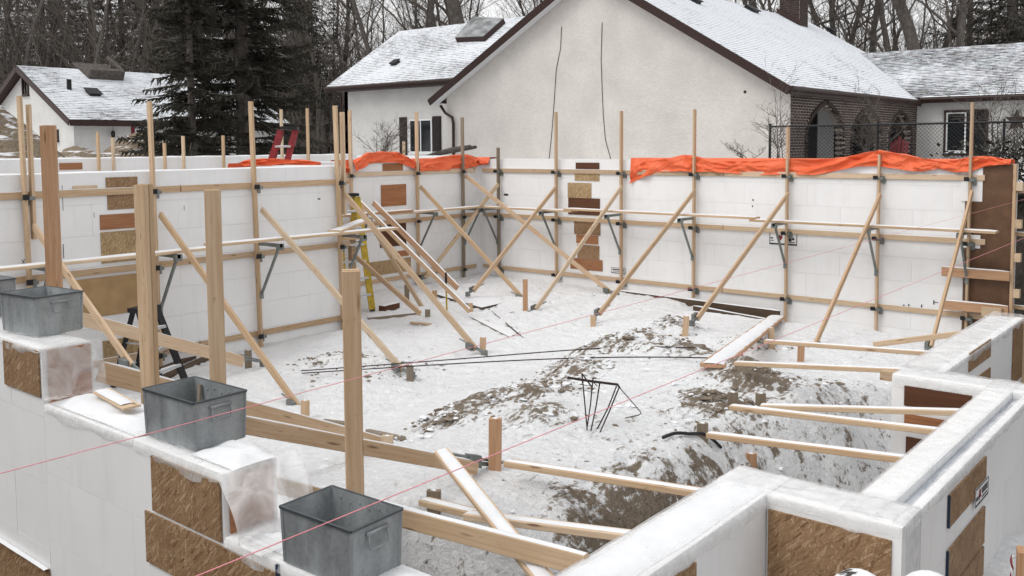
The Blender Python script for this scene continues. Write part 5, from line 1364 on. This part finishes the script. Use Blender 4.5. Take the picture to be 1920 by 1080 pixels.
b.obox(p - q * .7 - uL * .2, q * 1.4, uL * 1.5, nL * .05); b.obox(p - q * .7 - uL * .2 + nL * .05, q * 1.4, uL * .25, nL * .35); b.obox(p - q * .75 + nL * .3, q * .12, uL * 1.3, nL * .1); b.build('roof_hatch', HL, tuple(p))
p = PX(212, 250, LX - .3); b = B().mat('black'); b.tube([p + V((0, 0, .32)), p + V((0, 0, .1))], .008, 5); b.tube([p + V((0, 0, .1)), p + V((0, 0, .05)), p - V((0, 0, .12)), p - V((0, 0, .17))], [.02, .08, .07, .03], 8); b.build('hanging_lantern', HL, tuple(p))
# log pile with snow and boards by the wing
c0, c1 = PY(800, 292, 4.0), PY(872, 277, 4.0)
b = B().mat('bark')
for k in range(5): o = V((0, .12 * k, .02 * (k % 3))); b.tube([c0 + o, c0.lerp(c1, .5) + o + V((0, 0, .03)), c1 + o], [.03, .065, .05], 7)
tag(b.build('brush_pile', None, tuple(c0), True), 'dark pile of mossy logs leaning below the shuttered window', 'log pile')

# ------------------------------------------------------------------ trees
def tree_mesh(seed, H, r0, levels=4, spread=.6, first=.25, dens=1.0, wob=.08, trunk_only=.0):
    rnd = random.Random(seed); bt, bc = B().mat('bark'), B().mat('bark'); bc.mat('twig')
    def grow(p, d, L, r, lv, bb):
        n = max(3 if lv < 3 else 2, int(L / (.9 if lv == 0 else .55))); pts, rs = [p.copy()], [r]; q, dd = p.copy(), d.copy(); kids = []
        for i in range(n):
            dd = (dd + V((rnd.gauss(0, wob * (1 + lv)), rnd.gauss(0, wob * (1 + lv)), rnd.gauss(0, wob) + (.03 if lv else .02)))).normalized(); q = q + dd * (L / n); t = (i + 1) / n
            pts.append(q.copy()); rs.append(max(.004, r * (1 - .78 * t)))
            if lv < levels and t > (first if lv == 0 else .12):
                m = 1 if rnd.random() < (.75 if lv == 0 else .8) * dens else 0
                if rnd.random() < .35 * dens: m += 1
                for _ in range(m): kids.append((q.copy(), dd.copy(), t, rs[-1]))
        bb.tube(pts, rs, 7 if lv == 0 else (5 if lv == 1 else 3), False)
        for (kp, kd, t, kr) in kids:
            az = rnd.uniform(0, 2 * math.pi); pe = V((math.cos(az), math.sin(az), rnd.uniform(-.1, .5))); nd = (kd * rnd.uniform(.35, .9) + pe * spread * rnd.uniform(.7, 1.3)).normalized()
            grow(kp, nd, L * rnd.uniform(.28, .52) * (1.05 - .55 * t), max(.005, kr * (rnd.uniform(.35, .62) if r0 > .25 else rnd.uniform(.24, .42))), lv + 1, bc)
    grow(V((0, 0, -.4)), V((rnd.uniform(-.05, .05), rnd.uniform(-.05, .05), 1)).normalized(), H, r0, 0, bt)
    return bt.mesh('trunk'), bc.mesh('crown')
def conifer_mesh(seed, H, R, whorl=.34, needle=1.0, base=.06, mat='spruce', gap=.12, wd0=1.0):
    rnd = random.Random(seed); bt = B().mat('bark'); bt.tube([(0, 0, -.4), (0, 0, H * .5), (0, 0, H)], [R * .075, R * .045, .01], 8); b = B().mat('bark'); b.mat(mat)
    z = H * base
    while z < H * .985:
        f = 1 - z / H; L0 = R * (f ** .8) * rnd.uniform(.82, 1.1) + .1; nb = rnd.randint(6, 9)
        for k in range(nb):
            if rnd.random() < gap: continue
            az = rnd.uniform(0, 2 * math.pi); L = L0 * rnd.uniform(.6, 1.12); dr = rnd.uniform(.10, .42); h = V((math.cos(az), math.sin(az), 0)); s = V((-h.y, h.x, 0)); zz = z + rnd.uniform(-.15, .15)
            pt = lambda t: V((0, 0, zz)) + h * L * t + V((0, 0, L * (.16 * t - dr * t * t * 1.6 + .22 * t ** 4)))
            b.mat('bark'); b.tube([pt(0), pt(.5), pt(1)], [.03, .018, .006], 3, False); b.mat(mat)
            n = max(4, int(L / .075 * needle))
            for i in range(n):
                t = .12 + .88 * (i + rnd.random()) / n; p = pt(t); w = .05 + (.30 * L * .5) * (1 - t) * .8 + .05
                for sd in (-1, 1):
                    if rnd.random() < .1: continue
                    ln = w * rnd.uniform(.6, 1.25); e = p + s * sd * ln + h * ln * rnd.uniform(.1, 1.0) + V((0, 0, rnd.uniform(-.16, .09) - ln * rnd.uniform(.05, .55))); wd = rnd.uniform(.035, .07) * wd0; dn = V((rnd.uniform(-.3, .3), rnd.uniform(-.3, .3), 1)).normalized() * wd; tg = h * wd
                    b.poly([p - tg, p + tg * .6 + dn * .3, e + dn * .3, e - dn * .5])
        z += whorl * rnd.uniform(.7, 1.25) * (.55 + .6 * f)
    return bt.mesh('trunk'), b.mesh('crown')
def plant_tree(name, meshes, p, rz, sc, label, cat, group=None):
    r = thing(name, label, cat, tuple(p), group); r.rotation_euler = (0, 0, 0)
    for nm, me in zip(('trunk', 'crown'), meshes):
        if len(me.polygons) == 0: continue
        o = bpy.data.objects.new(nm, me); COL.objects.link(o); o.matrix_basis = Matrix.Translation(p) @ Matrix.Rotation(rz, 4, 'Z') @ Matrix.Scale(sc, 4); par(o, r)
    return r
def at_ground(px, dist):
    p = PD(px, 290, dist); return V((p.x, p.y, terrain_h(p.x, p.y) - .1))
R_ = random.Random(21)
plant_tree('spruce_tree', conifer_mesh(3, 13.5, 3.3, .27, 2.0, wd0=.6), at_ground(458, 27), .4, 1, 'tall dark spruce standing behind the farther wing wall', 'spruce')
plant_tree('spruce_tree', conifer_mesh(9, 8.4, 1.75, .26, 1.9, .10, wd0=.6), at_ground(362, 25), 1.4, 1, 'smaller spruce reaching in front of the small snowy house', 'spruce')
DEC = [tree_mesh(31 + i, [17, 19, 15, 18, 16, 20][i], [.17, .20, .14, .16, .13, .30][i], 4, [.6, .7, .55, .65, .5, .85][i], [.14, .18, .1, .12, .1, .22][i], 1.0) for i in range(6)]
CON = [conifer_mesh(70 + i, [19, 17, 21][i], [3.6, 3.2, 3.4][i], .55, .62, .05, 'pinefar', .1) for i in range(3)]
BT = ('bare_tree', 'bare grey-brown tree in the woods behind the houses', 'tree', 'bare trees in the woods behind the houses')
CT = ('conifer_tree', 'dark conifer standing deep in the woods behind the houses', 'tree', 'dark conifers in the woods')
def dec(px, d, sc=1, k=None): plant_tree(BT[0], DEC[R_.randrange(6) if k is None else k], at_ground(px, d), R_.uniform(0, 6.3), sc, BT[1], BT[2], BT[3])
def con(px, d, sc=1): plant_tree(CT[0], CON[R_.randrange(3)], at_ground(px, d), R_.uniform(0, 6.3), sc, CT[1], CT[2], CT[3])
# trunks one can pick out in the photograph
special = [(695, 44, 3, 1.0, 'straight dark tree trunk left of the left wing roof'), (872, 46, 5, 1.45, 'thick dark tree trunk behind the skylight'), (790, 50, 1, 1.1, 'tree trunk behind the ridge of the left wing, left of the skylight'),
           (1535, 52, 0, 1.1, 'tree just right of the brick chimney'), (1598, 50, 1, 1.15, 'tree trunk right of the chimney above the snowy valley'), (1632, 50, 3, 1.2, 'tree trunk over the end of the right wing ridge'),
           (1674, 47, 2, 1.5, 'slanting tree over the right wing roof'), (1730, 45, 5, 1.25, 'broad forked tree over the right wing roof'), (1785, 46, 1, 1.2, 'tree with a leaning limb before the dark conifers at the right'),
           (213, 52, 4, 1.2, 'pale straight trunk right of the roof hatch on the small house'), (106, 56, 0, 1.1, 'thin tree above the left part of the small house'), (45, 54, 3, 1.1, 'tree above the gable of the small house'), (608, 50, 4, 1.2, 'thin tree in the gap right of the tall spruce')]
for px, d, k, sc, lab in special: plant_tree('bare_tree', DEC[k], at_ground(px, d), R_.uniform(0, 6.3), sc, lab, 'tree')
for i in range(46): dec(-120 + 2150 * (i + R_.random()) / 46, R_.uniform(50, 78), R_.uniform(.75, 1.15))
for i in range(44): dec(560 + 1400 * (i + R_.random()) / 44, R_.uniform(60, 95), R_.uniform(.7, 1.05), (2, 4, 3, 0)[i % 4])
for i in range(22): dec(-80 + 740 * (i + R_.random()) / 22, R_.uniform(46, 66), R_.uniform(.8, 1.1))
for i in range(16): con(-120 + 730 * (i + R_.random()) / 16, R_.uniform(58, 74), R_.uniform(.85, 1.15))
for i in range(6): con(1810 + 240 * (i + R_.random()) / 6, R_.uniform(40, 62), R_.uniform(.9, 1.1))
for px in (-420, -330, -250, -190, 2140, 2230, 2320): dec(px, R_.uniform(50, 70)); con(px + 35, R_.uniform(58, 72))
con(590, 52, .62); con(560, 60, .8); con(630, 64, .55)
# thicket of thin stems filling the wood floor
b = B().mat('twig'); rr = random.Random(5)
for i in range(13000):
    px = rr.uniform(-150, 2080); left = px < 640 or px > 1760
    d = rr.uniform(48, 86); p = at_ground(px, d); h = rr.uniform(1.5, 9.5 if left else 8); q = p.copy(); dd = V((rr.gauss(0, .16), rr.gauss(0, .16), 1)); r0 = rr.uniform(.012, .045)
    m = p + dd * h * .5; e = m + (dd + V((rr.gauss(0, .25), rr.gauss(0, .25), 0))) * h * .5
    b.tube([p, m, e], [r0, r0 * .7, r0 * .25], 3, False)
    for k in range(5):
        t = rr.uniform(.25, .95); s = p.lerp(m, t * 2) if t < .5 else m.lerp(e, t * 2 - 1); l_ = h * rr.uniform(.12, .32)
        b.tube([s, s + V((rr.gauss(0, .6), rr.gauss(0, .6), rr.uniform(.1, .8))) * l_], [r0 * .4, r0 * .12], 3, False)
stuff(b.build('woodland_thicket', None, (0, 55, 2)))
# shrubs by the houses
def shrub(px, py, d, h, w, seed, label, mat='twig', n=9):
    p = PD(px, py, d); rnd = random.Random(seed); b = B().mat(mat)
    def gr(a, dd, L, r, lv):
        pts = [a]; q = a
        for i in range(4): dd = (dd + V((rnd.gauss(0, .2), rnd.gauss(0, .2), rnd.gauss(.03, .1)))).normalized(); q = q + dd * L / 4; pts.append(q)
        b.tube(pts, [r, r * .85, r * .7, r * .5, r * .3], 4, False)
        if lv < 3:
            for i in range(1, 5):
                for _ in range(2 if lv < 2 else 1):
                    if rnd.random() < .75: gr(pts[i], (dd + V((rnd.gauss(0, .7), rnd.gauss(0, .7), rnd.gauss(.1, .4)))).normalized(), L * rnd.uniform(.3, .55), r * .55, lv + 1)
    for k in range(n): gr(p + V((rnd.gauss(0, .08), rnd.gauss(0, .08), 0)), V((rnd.gauss(0, w), rnd.gauss(0, w), 1)).normalized(), h * rnd.uniform(.6, 1), .011, 0)
    tag(b.build('shrub', None, tuple(p)), label, 'shrub')
shrub(712, 300, 24, 1.05, .7, 3, 'bare shrub left of the shuttered window')
shrub(1462, 300, 20.5, 1.6, .22, 4, 'tall bare shrub at the right corner of the stucco gable', n=6)
shrub(1632, 300, 22.5, 1.5, .30, 5, 'tall bare shrub climbing before the middle brick arch', n=11)
shrub(1868, 300, 20, 1.9, .45, 6, 'bare shrub by the dark window of the right wing', n=8)
shrub(1912, 296, 20, 1.0, .8, 7, 'low twiggy shrub below the wall star', n=14)
shrub(1400, 300, 23, .6, .8, 8, 'small bare shrub at the foot of the gable wall', n=5)
shrub(590, 285, 34, 1.4, .8, 9, 'brushy shrub beyond the red step ladder', n=12)
# garden timber, low hedge at the right edge
b = B().mat('pinefar'); rr = random.Random(8); c = PD(1905, 300, 17.5)
for i in range(1500):
    p = c + V((rr.gauss(0, .55), rr.gauss(0, .4), rr.uniform(-.9, .35))); d = V((rr.gauss(0, 1), rr.gauss(0, 1), rr.gauss(0, .6))).normalized() * .10; s = V((rr.gauss(0, 1), rr.gauss(0, 1), rr.gauss(0, 1))).normalized() * .035; b.poly([p - s, p + s, p + d + s * .4, p + d - s * .4])
tag(b.build('bush', None, tuple(c)), 'dark evergreen bush behind the end of the far wall at the right edge', 'bush')
